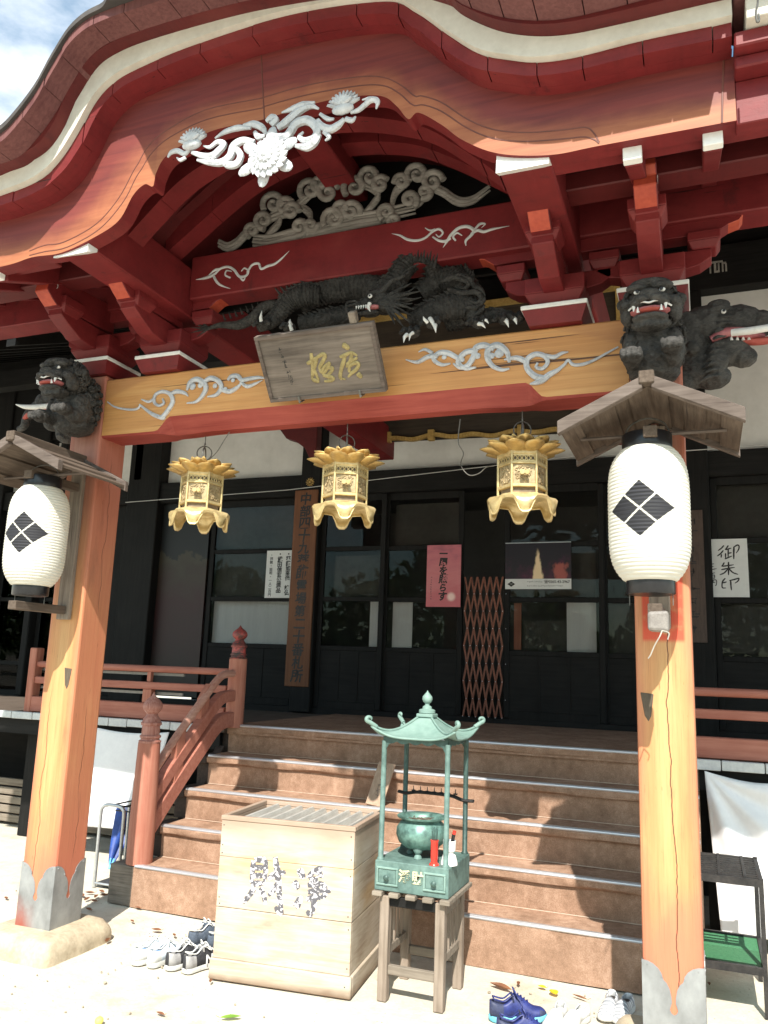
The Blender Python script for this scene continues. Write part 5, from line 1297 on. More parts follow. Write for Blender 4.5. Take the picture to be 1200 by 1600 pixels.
# stones under the pillars
def stone(cx, cy, lb, seed):
    from mathutils import noise
    b = MB(); bmesh.ops.create_cube(b.bm, size=2); bmesh.ops.subdivide_edges(b.bm, edges=b.bm.edges[:], cuts=13, use_grid_fill=True)
    for v in b.bm.verts:
        c = v.co.copy(); n = (abs(c.x) ** 12 + abs(c.y) ** 12 + abs(c.z) ** 9) ** (1 / 11); c /= n
        top = max(0, c.z)
        p = Vector((cx + c.x * (.268 - .035 * top ** 2), cy + c.y * (.282 - .035 * top ** 2), .03 + c.z * .09))
        d = noise.noise_vector(p * 4 + Vector((seed, 0, 0))) * .014 + noise.noise_vector(p * 13 + Vector((0, seed, 0))) * .006
        if c.z > .85: d.z *= .15
        v.co = p + d
    return tag(b.build('base_stone', STONE, smooth=70), lb, 'base stone')
stone(-PX + .0, .105, 'rounded yellowish stone block under the left pillar', 3); stone(PX, .105, 'rounded stone block under the right pillar at the bottom edge of the picture', 5)

# ------------------------------------------------------------------ signs on the hall front
def column_text(mb, s, x, z, dz, size, y, off=.0, shear=0, jit=0, depth=.001):
    for i, ch in enumerate(s):
        if ch == ' ': continue
        mb.text(ch, size * random.uniform(1 - jit, 1 + jit), facing(x + random.uniform(-jit, jit) * size * .15, y, z - i * dz, spin=random.uniform(-jit, jit) * .35), depth, off, shear)
sb = thing('signboard', 'tall narrow orange-brown signboard with a column of black brushed characters', 'signboard', (-2.175, 3.965, 2.45))
MB().box(-.142, .142, 0, .022, -1.07, 1.06).build('board', wood('orange_brown_board', (.11, .04, .017), (.19, .075, .03), 2, 3, .55), sb, bev=.004)
b = MB(); column_text(b, '中部四十九薬師霊場第二十番札所', 0, .96, .137, .140, -.001, .0030, .10, .08); b.build('lettering', INK, sb)
nt = thing('white_notice', 'white printed notice with three black text columns taped to the door pane', 'notice', (-2.515, YW - .048, 2.59))
MB().box(-.170, .170, 0, .003, -.265, .265).build('paper', PAPER, nt)
b = MB(); column_text(b, '・薬師如来他 諸仏', .105, .225, .054, .060, -.0005, .0022); column_text(b, '・武田信玄公遺品', .0, .225, .058, .064, -.0005, .0022); column_text(b, '・拝観・説明・一人二百円', -.108, .215, .0405, .040, -.0005, .0006); b.build('lettering', INK, nt)
pk = thing('pink_poster', 'pink poster with black brushed writing beside the folding lattice gate', 'poster', (-.598, YW - .068, 2.555))
def m_pink():
    g = G('pink_sunset_print'); X, Y, Z = g.xyz(); n = g.noise(5, (1, 1, 2.6), 5)
    c = g.ramp(g.math('ADD', g.math('MULTIPLY', Z, .9), g.math('MULTIPLY', n, .8)), [(.15, (.56, .13, .15)), (.4, (.60, .19, .20)), (.62, (.54, .15, .18)), (.85, (.26, .08, .12))])
    d = g.math('SQRT', g.math('ADD', g.math('POWER', g.math('SUBTRACT', X, .085), 2), g.math('POWER', g.math('ADD', Z, .215), 2)))
    return g.fin(g.mix(g.step(d, .06, .02), c, (.90, .62, .55)), .4)
MB().box(-.183, .183, 0, .003, -.318, .318).build('paper', m_pink(), pk)
b = MB(); column_text(b, '一隅を照らす', -.005, .23, .088, .095, -.0005, .0035, .12, .10)
marks(b, -.13, -.02, -.0005, 10, .024, .016); b.build('lettering', INK, pk)
fp = thing('festival_poster', 'poster of a fire festival at night with a white strip of small print below', 'poster', (.368, YW - .078, 2.645))
def m_fire():
    g = G('night_fire_print'); X, Y, Z = g.xyz(); n = g.noise(7, (1, 1, 1), 6, .65); q = g.noise(22, (1, 1, .6), 4)
    c = g.ramp(g.math('ADD', g.math('MULTIPLY', n, .75), g.math('MULTIPLY', Z, -.5)), [(.36, (.010, .006, .012)), (.5, (.055, .008, .03)), (.66, (.20, .03, .055))])
    ax = g.math('ABSOLUTE', g.math('ADD', X, g.math('MULTIPLY', g.math('SUBTRACT', q, .5), .05)))
    fl = g.math('MULTIPLY', g.step(g.math('ADD', ax, g.math('MULTIPLY', g.math('ADD', Z, .07), .16)), .055, .03), g.step(Z, .19, .10))
    c = g.mix(fl, c, (.80, .60, .36))
    ht = g.step(g.math('ADD', g.math('ABSOLUTE', g.math('SUBTRACT', X, .22)), g.math('MULTIPLY', q, .12)), .145, .10); ht = g.math('MULTIPLY', ht, g.step(g.math('ADD', Z, g.math('MULTIPLY', q, .1)), .08, .05))
    return g.fin(g.mix(g.math('MULTIPLY', ht, .8), c, (.42, .10, .075)), .35)
MB().box(-.323, .323, 0, .003, -.128, .225).build('photograph', m_fire(), fp)
MB().box(-.323, .323, 0, .003, -.229, -.129).build('white_strip', PAPER, fp)
MB().box(-.323, .323, -.003, .004, .2255, .234).build('hanging_bar', TUBEG, fp)
b = MB(); b.text('☎0265-43-2967', .036, facing(.185, -.0005, -.158), .001, .0004);
marks(b, -.095, -.157, -.0005, 9, 0, .014, None, .0165); marks(b, -.095, -.197, -.0005, 21, 0, .013, None, .0165)
b.build('lettering', INK, fp)
b = MB()
for (u, v) in ((0, .014), (0, -.014), (.02, 0), (-.02, 0)): b.hexa([(-.262 + u - .019, -.0012, -.18 + v), (-.262 + u, -.0012, -.18 + v - .0125), (-.262 + u + .019, -.0012, -.18 + v), (-.262 + u, -.0012, -.18 + v + .0125), (-.262 + u - .019, -.0004, -.18 + v), (-.262 + u, -.0004, -.18 + v - .0125), (-.262 + u + .019, -.0004, -.18 + v), (-.262 + u, -.0004, -.18 + v + .0125)])
b.build('diamond_crest', INK, fp)
gs = thing('white_sign', 'white sign with large black brushed characters on the door right of the right pillar', 'sign', (2.088, YW - .058, 2.608))
MB().box(-.167, .167, 0, .005, -.265, .265).build('panel', PAPER, gs)
gcv = lambda a, c: atY(1075 + a / 7.27, 790 + c / 7.27, YW - .059) - Vector((2.088, YW - .058, 2.608))
b = MB()
brush(b, [[(408, 452), (378, 485), (340, 512)], [(402, 508), (370, 545), (330, 575)], [(380, 552), (376, 592)], [(458, 452), (440, 480), (420, 502)], [(428, 502), (492, 482)], [(457, 488), (456, 588)], [(427, 540), (426, 596)], [(458, 542), (496, 534)], [(418, 606), (500, 572)], ([(522, 468), (520, 540), (520, 608)], 1.2), [(514, 476), (560, 448), (580, 462), (574, 500), (546, 540)],
    [(412, 645), (398, 672), (380, 692)], [(390, 690), (450, 682), (520, 672)], [(378, 728), (450, 714), (530, 702)], ([(460, 640), (461, 720), (460, 790)], 1.2), [(452, 722), (410, 765), (360, 786)], [(466, 716), (510, 760), (570, 782)],
    [(424, 824), (392, 866), (390, 930), (432, 936)], [(396, 878), (440, 866)], ([(484, 850), (488, 910), (494, 962)], 1.1), [(470, 852), (530, 838), (578, 826), (566, 858), (532, 882)]], gcv, .0065, .2)
brush(b, [[(264, 666), (296, 660)], [(254, 698), (292, 690)], [(240, 731), (326, 716)], [(250, 776), (306, 762)], [(282, 774), (262, 800)], [(262, 796), (262, 834)], [(262, 796), (300, 790), (304, 826)], [(264, 815), (300, 810)], [(262, 836), (304, 828)], [(256, 852), (256, 884), (246, 896)], [(256, 852), (320, 846), (321, 900), (306, 910)], [(286, 848), (286, 872)], [(258, 876), (312, 870)]], gcv, .0042, .2)
b.build('lettering', INK, gs)
ds = thing('dark_signboard', 'narrow dark brown signboard with black writing half hidden behind the right pillar', 'signboard', (1.80, 3.955, 2.53))
MB().box(-.09, .09, 0, .02, -.60, .60).build('board', simple('dark_brown_board', (.045, .026, .018), (.085, .052, .038), 8, (8, 1, 1)), ds)
b = MB(); marks(b, -.01, .50, -.001, 9, .122, .075); b.build('lettering', INK, ds)
# folding lattice gate
lg = thing('lattice_gate', 'folded rust-red metal lattice gate standing between the dark doors', 'gate', (-.17, YW - .085, DZ))
b = MB(); z0, z1 = .055, 1.42; n = 8; H = .178; w = .195
for k in range(-1, 8):
    for layer in (0, 1):
        pts = []
        for j in range(n + 1):
            x = -w + (k * 2 + (j % 2 if layer == 0 else -(j % 2))) * .0325; pts.append((x, z0 + j * (z1 - z0) / n))
        for (xa, za), (xb, zb) in zip(pts, pts[1:]):
            if min(xa, xb) < -w - .005 or max(xa, xb) > w + .01: continue
            y = -.006 * layer; dx = .0095
            b.hexa([(xa - dx, y - .0025, za), (xa + dx, y - .0025, za), (xa + dx, y + .0025, za), (xa - dx, y + .0025, za), (xb - dx, y - .0025, zb), (xb + dx, y - .0025, zb), (xb + dx, y + .0025, zb), (xb - dx, y + .0025, zb)])
b.build('lattice_bars', LATT, lg)
b = MB()
for k in range(7):
    for j in range(0, n, 1):
        b.ell((-w + (2 * k + j % 2) * .0325, -.010, z0 + j * (z1 - z0) / n + (0 if k % 2 else 0)), (.0045, .003, .0045), 1)
b.build('rivets', ALU, lg)
# cable along the lintel
tag(MB().tube([(-4.6, 3.93, 3.462), (-2.4, 3.93, 3.512), (.7, 3.93, 3.70), (1.85, 3.93, 3.69), (3.6, 3.93, 3.72)], .0045, 6).build('cable', simple('white_cable', (.5, .5, .48), (.6, .6, .58))), 'thin pale cable stretched across the dark lintel above the doors', 'cable')
# big dark votive board with wavy gilt trim
vb = thing('votive_board', 'large dark wooden panel with a wavy gilt lower edge hanging above the doors', 'votive panel', (-.1, 3.45, 3.86))
BX = 1.34
MB().hexa([(-BX, 0, 0), (BX, 0, -.06), (BX, .06, -.06), (-BX, .06, 0), (-BX, -.25, 1.2), (BX, -.25, 1.2), (BX, -.17, 1.2), (-BX, -.17, 1.2)]).build('dark_panel', wood('dark_brown_panel', (.018, .013, .009), (.05, .037, .025), 0, 3, .7), vb)
b = MB(); n = 90
for i in range(n):
    f = lambda q: (lerp(-BX, BX, q), lerp(0, -.06, q) + .014 * math.sin(q * 42) + .008 * math.sin(q * 19 + 1))
    (xa, za), (xb, zb) = f(i / n), f((i + .94) / n)
    b.hexa([(xa, -.05, za - .012), (xb, -.05, zb - .012), (xb, -.012, zb - .012), (xa, -.012, za - .012), (xa, -.05, za + .026), (xb, -.05, zb + .026), (xb, -.012, zb + .026), (xa, -.012, za + .026)])
for q in (.16, .33, .66, .95): x = lerp(-BX, BX, q); z = lerp(0, -.06, q); b.box(x - .03, x + .03, -.06, -.005, z - .03, z + .075)
b.build('gilt_wavy_trim', OCHRE, vb)
b = MB(); b.hexa([(-BX - .03, -.03, -.02), (-BX + .01, -.03, -.02), (-BX + .01, -.002, -.02), (-BX - .03, -.002, -.02), (-BX - .03, -.28, 1.2), (-BX + .01, -.28, 1.2), (-BX + .01, -.25, 1.2), (-BX - .03, -.25, 1.2)])
b.hexa([(BX - .01, -.03, -.08), (BX + .03, -.03, -.08), (BX + .03, -.002, -.08), (BX - .01, -.002, -.08), (BX - .01, -.28, 1.2), (BX + .03, -.28, 1.2), (BX + .03, -.25, 1.2), (BX - .01, -.25, 1.2)])
b.box(-BX, BX, -.29, -.25, 1.16, 1.22); b.build('gilt_frame', OCHRE, vb)
# ------------------------------------------------------------------ offering box
ob = thing('offering_box', 'large bleached wooden offering box with two flaking painted characters on its front', 'offering box', (-.2075, .143, 0), .101)
W2, D, H = .374, .56, .81
b = MB()
for (z0, z1) in ((.106, .351), (.354, .602), (.6035, .785)):
    b.box(-W2, W2, 0, .022, z0, z1); b.box(W2 - .022, W2, .0225, D, z0, z1); b.box(-W2, -W2 + .022, .0225, D, z0, z1); b.box(-W2 + .022, W2 - .022, D - .022, D - .001, z0, z1)
b.build('box_boards', BOXW, ob, bev=.0025)
b = MB(); b.box(-W2 - .012, W2 + .012, -.012, .02, 0.004, .105); b.box(W2 - .02, W2 + .012, .0205, D + .01, .004, .105); b.box(-W2 - .012, -W2 + .02, .0205, D + .01, .004, .105); b.box(-W2, W2, D - .02, D + .009, .004, .104); b.build('plinth', BOXW, ob, bev=.005)
b = MB(); b.box(-W2 - .004, W2 + .004, -.004, .024, .786, H); b.box(W2 - .022, W2 + .004, .0245, D, .786, H); b.box(-W2 - .004, -W2 + .022, .0245, D, .786, H); b.box(-W2 + .0225, W2 - .0225, D - .024, D, .786, H); b.build('top_rim', BOXW, ob, bev=.003)
b = MB()
for i in range(9):
    x = -.33 + i * .0735; b.pY([(x, .765), (x + .072, .768), (x + .060, .797), (x + .050, .799)], .025, D - .025)
b.build('coin_slat', simple('grey_slat', (.30, .285, .26), (.46, .44, .40), 5, (1, 1, 9)), ob)
Mi = ob.matrix_basis if False else (T(*ob.location) @ RZ(.101)); Min = Mi.inverted(); nrm = (Mi.to_3x3() @ Vector((0, -1, 0)))
cv = lambda a, c: Min @ onplane(320 + a / 3.75, 1220 + c / 3.75, Mi @ Vector((0, -.001, 0)), nrm)
b = MB()
brush(b, [[(286, 468), (280, 530), (274, 604)], [(290, 464), (326, 462), (354, 468), (356, 530), (350, 600)], [(290, 510), (350, 508)], [(285, 556), (350, 555)], [(275, 602), (350, 600)], [(292, 622), (264, 668), (224, 716)], [(324, 626), (346, 676), (356, 726)],
    [(372, 572), (420, 546), (474, 534)], ([(412, 446), (424, 520), (434, 620), (440, 710), (454, 780)], 1.15), [(452, 784), (430, 764), (412, 738)], [(438, 586), (404, 640), (372, 672)],
    ([(554, 516), (566, 546), (582, 572)], 1.3), ([(522, 588), (536, 612), (550, 632)], 1.2), ([(532, 742), (548, 712), (566, 676)], 1.3), [(692, 514), (646, 528), (600, 566)], [(618, 566), (640, 590)], [(664, 536), (690, 566)], [(602, 612), (650, 604), (702, 604)], [(604, 652), (670, 644), (738, 648)], [(596, 694), (650, 684), (696, 680)], [(694, 606), (706, 650), (692, 690)], ([(648, 560), (650, 640), (640, 710), (632, 780)], 1.1), [(632, 784), (612, 778), (596, 764)]], cv, .0155, .07)
b.build('flaking_character', FLAKE, ob)
b = MB()
for (x, z) in ((-.36, .76), (-.36, .66), (-.36, .62), (-.36, .40), (.355, .76), (.36, .65), (.36, .57), (.355, .38), (.36, .32), (.36, .14), (.355, .06), (-.355, .37)): b.lathe([(.0035, 0), (.002, .002)], 8, M=T(x, -.0005 if z > .11 else -.0125, z) @ Matrix.Rotation(math.pi / 2, 4, 'X'))
b.build('nail_head', STEELB, ob)

# ------------------------------------------------------------------ incense stand
SX, SY = .462, .42
tb = thing('wooden_stand', 'weathered grey wooden table with spindle sides carrying the bronze altar', 'stand', (SX, SY, 0))
hw, hd = .17, .185
for sx in (-1, 1):
    for sy in (-1, 1):
        x, y = sx * (hw - .024), sy * (hd - .024)
        MB().box(x - .024, x + .024, y - .024, y + .024, 0, .488).build('leg', STANDW, tb, bev=.004)
for sy in (-1, 1):
    MB().box(-hw + .0485, hw - .0485, sy * (hd - .024) - .014, sy * (hd - .024) + .014, .125, .168).build('stretcher', STANDX, tb, bev=.003)
    MB().box(-hw + .0485, hw - .0485, sy * (hd - .024) - .012, sy * (hd - .024) + .012, .44, .487).build('apron', BLACKX, tb, bev=.003)
for sx in (-1, 1):
    for z in (.20, .415): MB().box(sx * (hw - .024) - .012, sx * (hw - .024) + .012, -hd + .0485, hd - .0485, z, z + .04).build('stretcher', STANDX, tb, bev=.003)
    for i in range(4):
        y = -.075 + i * .05; MB().box(sx * (hw - .024) - .006, sx * (hw - .024) + .006, y - .007, y + .007, .2405, .4145).build('spindle', STANDW, tb)
for i in range(5):
    x = -.178 + i * .089; MB().box(x - .026, x + .026, -.215, .205, .489, .512).build('top_slat', STANDX, tb, bev=.003)
al = thing('bronze_altar', 'green bronze incense altar with four slim posts and a flared pagoda roof', 'incense altar', (SX - .005, SY + .002, .513))
q = .195
def V1(x, y, z): return (x, y, z)
b = MB(); b.box(-q, q, -q, q, 0, .143); b.build('altar_base', VERD, al, bev=.004)
dr = MB()
for s in (-1, 1):
    cx = s * .125; dr2 = MB()
    for (x0, x1, z0, z1) in ((-.058, .058, .105, .115), (-.058, .058, .028, .038), (-.058, -.048, .038, .105), (.048, .058, .038, .105)): dr2.box(cx + x0, cx + x1, -q - .009, -q + .002, z0, z1)
    d = dr2.build('drawer', VERDL, al, bev=.002)
    MB().box(cx - .045, cx + .045, -q - .004, -q + .001, .040, .103).build('drawer_front', VERD, d)
    k = MB(); k.lathe([(.006, 0), (.006, .012), (.013, .016), (.014, .022), (.008, .028)], 14, M=T(cx, -q - .003, .068) @ Matrix.Rotation(math.pi / 2, 4, 'X')); k.build('knob', VERDD, d, smooth=50)
b = MB()
for ch, x in (('淨', -.034), ('財', .036)): b.text(ch, .062, facing(x, -q - .0005, .082), .004, .0018)
b.build('raised_character', simple('pale_gilt', (.42, .42, .28), (.62, .58, .38), 20), al, bev=.001)
for sx in (-1, 1):
    for sy in (-1, 1):
        p = MB(); x, y = sx * (q - .022), sy * (q - .022); p.lathe([(.019, .143), (.019, .15), (.0135, .156), (.0135, .73)], 14, (x, y, 0)); p.build('post', VERD if sy < 0 else VERDD, al, smooth=50)
# scalloped valance
for k in range(4):
    pts = [(-q + .02, .75), (q - .02, .75)]; low = []
    for i in range(41):
        u = q - .024 - (2 * q - .048) * i / 40; e = abs(u) / (q - .024)
        low.append((u, .728 - .012 * abs(math.sin(i / 40 * math.pi * 5)) - (.05 * sm((e - .82) / .18))))
    b = MB(); M = RZ(k * math.pi / 2); b.prism(pts + low, lambda u, v, d: M @ Vector((u, d, v)), -q + .015, -q + .022); b.build('valance', VERDD, al)
# flared roof
rb = MB(); n = 32; R = .208; gr = []
for i in range(n + 1):
    row = []
    for j in range(n + 1):
        u, v = -1 + 2 * i / n, -1 + 2 * j / n; r = max(abs(u), abs(v)); c = min(abs(u), abs(v)) / max(r, 1e-6)
        z = .752 + .135 * max(0, (1 - r)) ** 1.75 + .055 * (c ** 4) * (r ** 5)
        f = 1 + .10 * c ** 4 * r ** 4
        row.append(rb.bm.verts.new((u * R * f, v * R * f, z)))
    gr.append(row)
for i in range(n):
    for j in range(n): rb.bm.faces.new((gr[i][j], gr[i + 1][j], gr[i + 1][j + 1], gr[i][j + 1]))
rf_ = rb.build('pagoda_roof', VERDL, al, smooth=50, mods=[('SOLIDIFY', dict(thickness=.010, offset=-1))])
hb_ = MB()
for sx in (-1, 1):
    for sy in (-1, 1):
        L_ = [(sx * R * (1 + .10 * t ** 8) * t, sy * R * (1 + .10 * t ** 8) * t, .756 + .135 * (1 - t) ** 1.75 + .055 * t ** 5) for t in [.14 + .86 * i / 14 for i in range(15)]]
        hb_.tube(L_, .006, 6)
hb_.build('hip_ridge', VERDL, rf_, smooth=60)
for sx in (-1, 1):
    for sy in (-1, 1):
        cb_ = MB(); P_ = []
        for i in range(20):
            a = -1.5 + i / 19 * 5.2; r = .015 * (1 - i / 19 * .62); P_.append((sx * (R * 1.08 + .012 + r * math.cos(a)), sy * (R * 1.08 + .012 + r * math.cos(a)), .820 + .008 + r * math.sin(a) + .01))
        cb_.tube([(sx * R * 1.0, sy * R * 1.0, .798)] + P_, [.012, .011, .010, .007, .005], 8)
        cb_.build('corner_scroll', VERDL, rf_, smooth=60)
b = MB(); b.lathe([(.040, .868), (.044, .872), (.044, .886), (.038, .890), (.026, .893), (.024, .905), (.013, .911), (.012, .921), (.022, .929), (.028, .942), (.026, .957), (.015, .971), (.005, .982), (.001, .990)], 24); b.build('finial', VERDL, rf_, smooth=40)
b = MB(); b.box(-.046, .046, -.046, .046, .850, .868); b.build('roof_collar', VERDL, rf_, bev=.003)
b = MB(); b.tube(catmull([(-.21, q - .03, .43), (-.16, q - .03, .425), (-.1, q - .035, .435), (0, q - .04, .437), (.1, q - .035, .432), (.16, q - .03, .415), (.22, q - .03, .415)], 5), .009, 8, sq=(1, 2.2))
for i in range(7): b.lathe([(.011, .44), (.013, .446), (.003, .447), (.002, .468)], 8, (-.12 + i * .04, q - .036, 0))
b.build('candle_rail', STEELB, al, smooth=40)
iz = .657
ib = thing('incense_burner', 'round green bronze incense bowl on three feet filled with pale ash', 'incense burner', (SX - .02, SY + .0, iz))
b = MB(); b.lathe([(.05, .040), (.085, .045), (.118, .070), (.132, .105), (.130, .140), (.112, .168), (.102, .178), (.106, .184), (.128, .192), (.130, .199), (.124, .201), (.106, .194), (.098, .180), (.09, .165), (.001, .164)], 36); b.build('bowl', simple('aged_bronze', (.035, .07, .06), (.22, .40, .34), 6, rough=.45, metal=.35), ib, smooth=40)
for k in range(3):
    a = -1.45 + k * 2.094; f = MB(); f.lathe([(.022, .001), (.018, .014), (.012, .022), (.020, .030), (.026, .042), (.022, .062)], 14, (.075 * math.cos(a), .075 * math.sin(a), 0)); f.build('foot', VERD, ib, smooth=40)
b = MB(); b.lathe([(.091, .166), (.06, .178), (.001, .182)], 24); b.build('ash', simple('ash', (.36, .28, .20), (.52, .44, .34), 30), ib, smooth=60)
b = MB()
for i in range(14): b.tube([(random.uniform(-.05, .05), random.uniform(-.05, .05), .18), (random.uniform(-.07, .07), random.uniform(-.07, .07), .188)], .002, 5)
b.build('burnt_stick', BARK, ib)
rc = thing('red_cup', 'slim red cup holding thin green incense sticks in front of the bowl', 'cup', (.565, .265, iz))
b = MB(); b.lathe([(.026, 0), (.024, .006), (.017, .012), (.016, .022), (.019, .03), (.019, .108), (.021, .112), (.021, .118), (.017, .118), (.017, .05)], 24, cap=False); b.build('cup_body', REDCUP, rc, smooth=40)
b = MB()
for i in range(14):
    a = i * 2.4; b.tube([(.006 * math.cos(a), .006 * math.sin(a), .05), (.016 * math.cos(a), .016 * math.sin(a), .16 + .012 * (i % 3))], .0011, 5)
b.build('incense_stick', VERDD, rc)
wc = thing('white_cup', 'white ceramic cup on a wide foot with a dark lighter standing in it', 'cup', (.628, .315, iz))
b = MB(); b.lathe([(.043, 0), (.042, .012), (.032, .045), (.022, .052), (.020, .06), (.030, .066), (.032, .075), (.033, .115), (.031, .115), (.029, .075)], 28, cap=False); b.build('cup_body', CERAM, wc, smooth=40)
b = MB(); b.tube([(.006, 0, .07), (.022, 0, .145)], .009, 8); b.build('lighter', BLK, wc); b = MB(); b.tube([(.022, 0, .146), (.026, 0, .162)], .009, 8); b.build('red_cap', REDCUP, wc)
lb = thing('leaning_board', 'small wooden board with faint writing leaning against the third step', 'board', (-.265, 1.50, Z1 + 2 * RI + .004), .05)
M = Matrix.Rotation(-.50, 4, 'X') @ Matrix.Rotation(.13, 4, 'Y')
MB().box(-.062, .062, 0, .014, .004, .31, M).build('board', wood('pale_brown_board', (.30, .20, .135), (.46, .33, .24), 2, 4, .8), lb, bev=.003)
b = MB(); marks(b, .0, .26, -.0002, 6, .038, .026, M); b.build('faint_writing', OLDW, lb)

# ------------------------------------------------------------------ shoes
def shoe(name, label, px, py, ang, cols, L_=.275, kind='sneaker', group=None, mark=None, side=1):
    sole_m, up_m, ac_m, lace_m, in_m = cols
    p = atZ(px, py, 0)
    t = thing(name, label, 'shoe', (p.x, p.y, 0), ang, group)
    def w(u): return .041 * (math.sqrt(max(.05, 1 - ((.13 - u) / .132) ** 2)) if u < .13 else 1) * (lerp(.88, .80, sm((u - .1) / .3)) if u < .4 else lerp(.80, 1.06, sm((u - .4) / .3))) * (1 if u < .78 else math.sqrt(max(0, 1 - ((u - .78) / .225) ** 2)))
    def bend(u): return side * -.010 * math.sin(u * 3.0)
    out = []; N = 24
    us = [i / N for i in range(N + 1)]
    poly = [(w(u) + bend(u), u * L_) for u in us] + [(-w(u) + bend(u), u * L_) for u in us[::-1]]
    b = MB(); rows = []
    for z, k in ((.001, .94), (.008, 1.02), (.020, 1.03), (.026, .99)):
        rows.append([b.bm.verts.new((x * k, (y - L_ / 2) * (1 + (k - 1) * .5) + L_ / 2, z + .010 * sm((y / L_ - .75) / .25))) for x, y in poly])
    for a, c in zip(rows, rows[1:]):
        for i in range(len(poly)): b.bm.faces.new((a[i], a[(i + 1) % len(poly)], c[(i + 1) % len(poly)], c[i]))
    b.bm.faces.new(rows[0][::-1]); b.bm.faces.new(rows[-1])
    b.build('sole', sole_m, t, smooth=50)
    hi = 1.0 if kind == 'sneaker' else .78
    def h(u):
        if kind != 'sneaker': return lerp(.056, .042, sm(u / .3)) if u < .3 else (lerp(.042, .058, sm((u - .3) / .2)) if u < .5 else lerp(.058, .030, sm((u - .5) / .35)) * (1 if u < .86 else math.sqrt(max(.02, 1 - ((u - .86) / .15) ** 2))))
        return hi * (lerp(.082, .066, sm(u / .25)) if u < .25 else (lerp(.066, .094, sm((u - .25) / .17)) if u < .42 else lerp(.094, .040, sm((u - .42) / .42)) * (1 if u < .86 else math.sqrt(max(.02, 1 - ((u - .86) / .15) ** 2)))))
    b = MB(); K = 12; rows = []
    us2 = [.012 + .98 * i / 30 for i in range(31)]
    for u in us2:
        r = []
        for k in range(K + 1):
            a = math.pi * k / K; ww = w(u) * .97
            x = ww * math.cos(a) * (1 - .18 * math.sin(a)); z = .022 + h(u) * math.sin(a) ** .62
            r.append(b.bm.verts.new((x + bend(u), u * L_, z)))
        rows.append(r)
    op = (.07, .40) if kind == 'sneaker' else (.05, .50)
    for i in range(30):
        for k in range(K):
            u = us2[i]
            if u < op[1] and 3 <= k <= K - 4: continue
            f = b.bm.faces.new((rows[i][k], rows[i + 1][k], rows[i + 1][k + 1], rows[i][k + 1]))
            if kind == 'sneaker': f.material_index = 1 if (u < .24 and (k < 4 or k > K - 5) and not (k in (3, K - 4))) or u > .86 and (k < 3 or k > K - 4) else 0
            else: f.material_index = 1 if int(u * 22) % 2 else 0
    b.bm.faces.new(rows[0][:4] + rows[0][K - 3:])
    b.build('upper', [up_m, ac_m], t, smooth=60, mods=[('SOLIDIFY', dict(thickness=.004, offset=-1))])
    c0 = sum(op) / 2 * L_
    b = MB(); b.ell((bend(.25), c0, .042 * hi), (.027, (op[1] - op[0]) / 2 * L_ * .98, .030 * hi), 2); b.build('insole', in_m, t, smooth=60)
    if kind == 'sneaker':
        b = MB(); b.hexa([(-.022, .40 * L_, .085), (.022, .40 * L_, .085), (.022, .43 * L_, .085), (-.022, .43 * L_, .085), (-.025, .375 * L_, .116), (.025, .375 * L_, .116), (.025, .40 * L_, .118), (-.025, .40 * L_, .118)]); b.build('tongue', ac_m, t, bev=.004)
        b = MB()
        for i in range(5):
            u = .45 + i * .055; z = .025 + h(u) * .99; b.tube([(-.024 + bend(u), u * L_ + .006 * (i % 2), z - .010), (bend(u), u * L_, z + .003), (.024 + bend(u), u * L_ - .006 * (i % 2), z - .010)], .0032, 6)
        for s in (-1, 1): b.tube(catmull([(0, .43 * L_, .122 * hi), (s * .02, .42 * L_, .138 * hi), (s * .035, .46 * L_, .12 * hi), (s * .012, .44 * L_, .118 * hi), (s * .03, .52 * L_, .095 * hi)], 5), .003, 6)
        rim = [(w(u) * .55 * s + bend(u), u * L_, .024 + h(u) * .94) for s, seq in ((1, [.42 - i * .035 for i in range(11)]), (-1, [.07 + i * .035 for i in range(11)])) for u in seq]
        b.tube(rim, .004, 6); b.build('lace', lace_m, t, smooth=60)
        if mark:
            b = MB()
            for s in (-1, 1): b.text(mark, .062, T(s * .0395 + bend(.55), .52 * L_, .050) @ RZ(s * math.pi / 2) @ Matrix.Rotation(math.radians(90 - 16), 4, 'X'), .002, .0012, .2)
            b.build('side_letter', lace_m, t)
    return t
WS = simple('white_rubber', (.55, .55, .53), (.66, .66, .64), 10); GS = simple('grey_suede', (.26, .25, .25), (.36, .35, .34), 40)
BKS = simple('black_suede', (.015, .015, .018), (.04, .04, .045), 40, rough=.8); LBM = simple('pale_blue_mesh', (.55, .64, .74), (.72, .78, .84), 40); BLS = simple('sky_blue_lining', (.10, .26, .55), (.20, .40, .68), 20)
NVS = simple('navy_suede', (.045, .06, .085), (.10, .125, .165), 40, rough=.85); GRL = simple('grey_lining', (.22, .23, .26), (.34, .35, .38), 30); RBL = simple('royal_blue_mesh', (.012, .018, .09), (.032, .045, .20), 26, rough=.5); DBL = simple('dark_blue_mesh', (.02, .025, .06), (.05, .06, .12), 26); CY = simple('cyan_sole', (.10, .45, .60), (.25, .62, .75), 12)
STRW = simple('white_canvas', (.62, .62, .62), (.72, .72, .72), 30); STRG = simple('grey_stripe', (.24, .25, .27), (.34, .35, .37), 30); DIN = simple('dark_insole', (.025, .02, .02), (.06, .05, .045), 20)
gp = 'shoes left on the ground before the stairs'
shoe('sneaker', 'leftmost of the pale blue sneakers at the left end of the shoe row', 206, 1509, -.30, (WS, LBM, WS, WS, BLS), group=gp, side=-1)
shoe('sneaker', 'pale blue sneaker standing right beside the black sneakers', 231, 1513, -.30, (WS, LBM, WS, WS, BLS), group=gp)
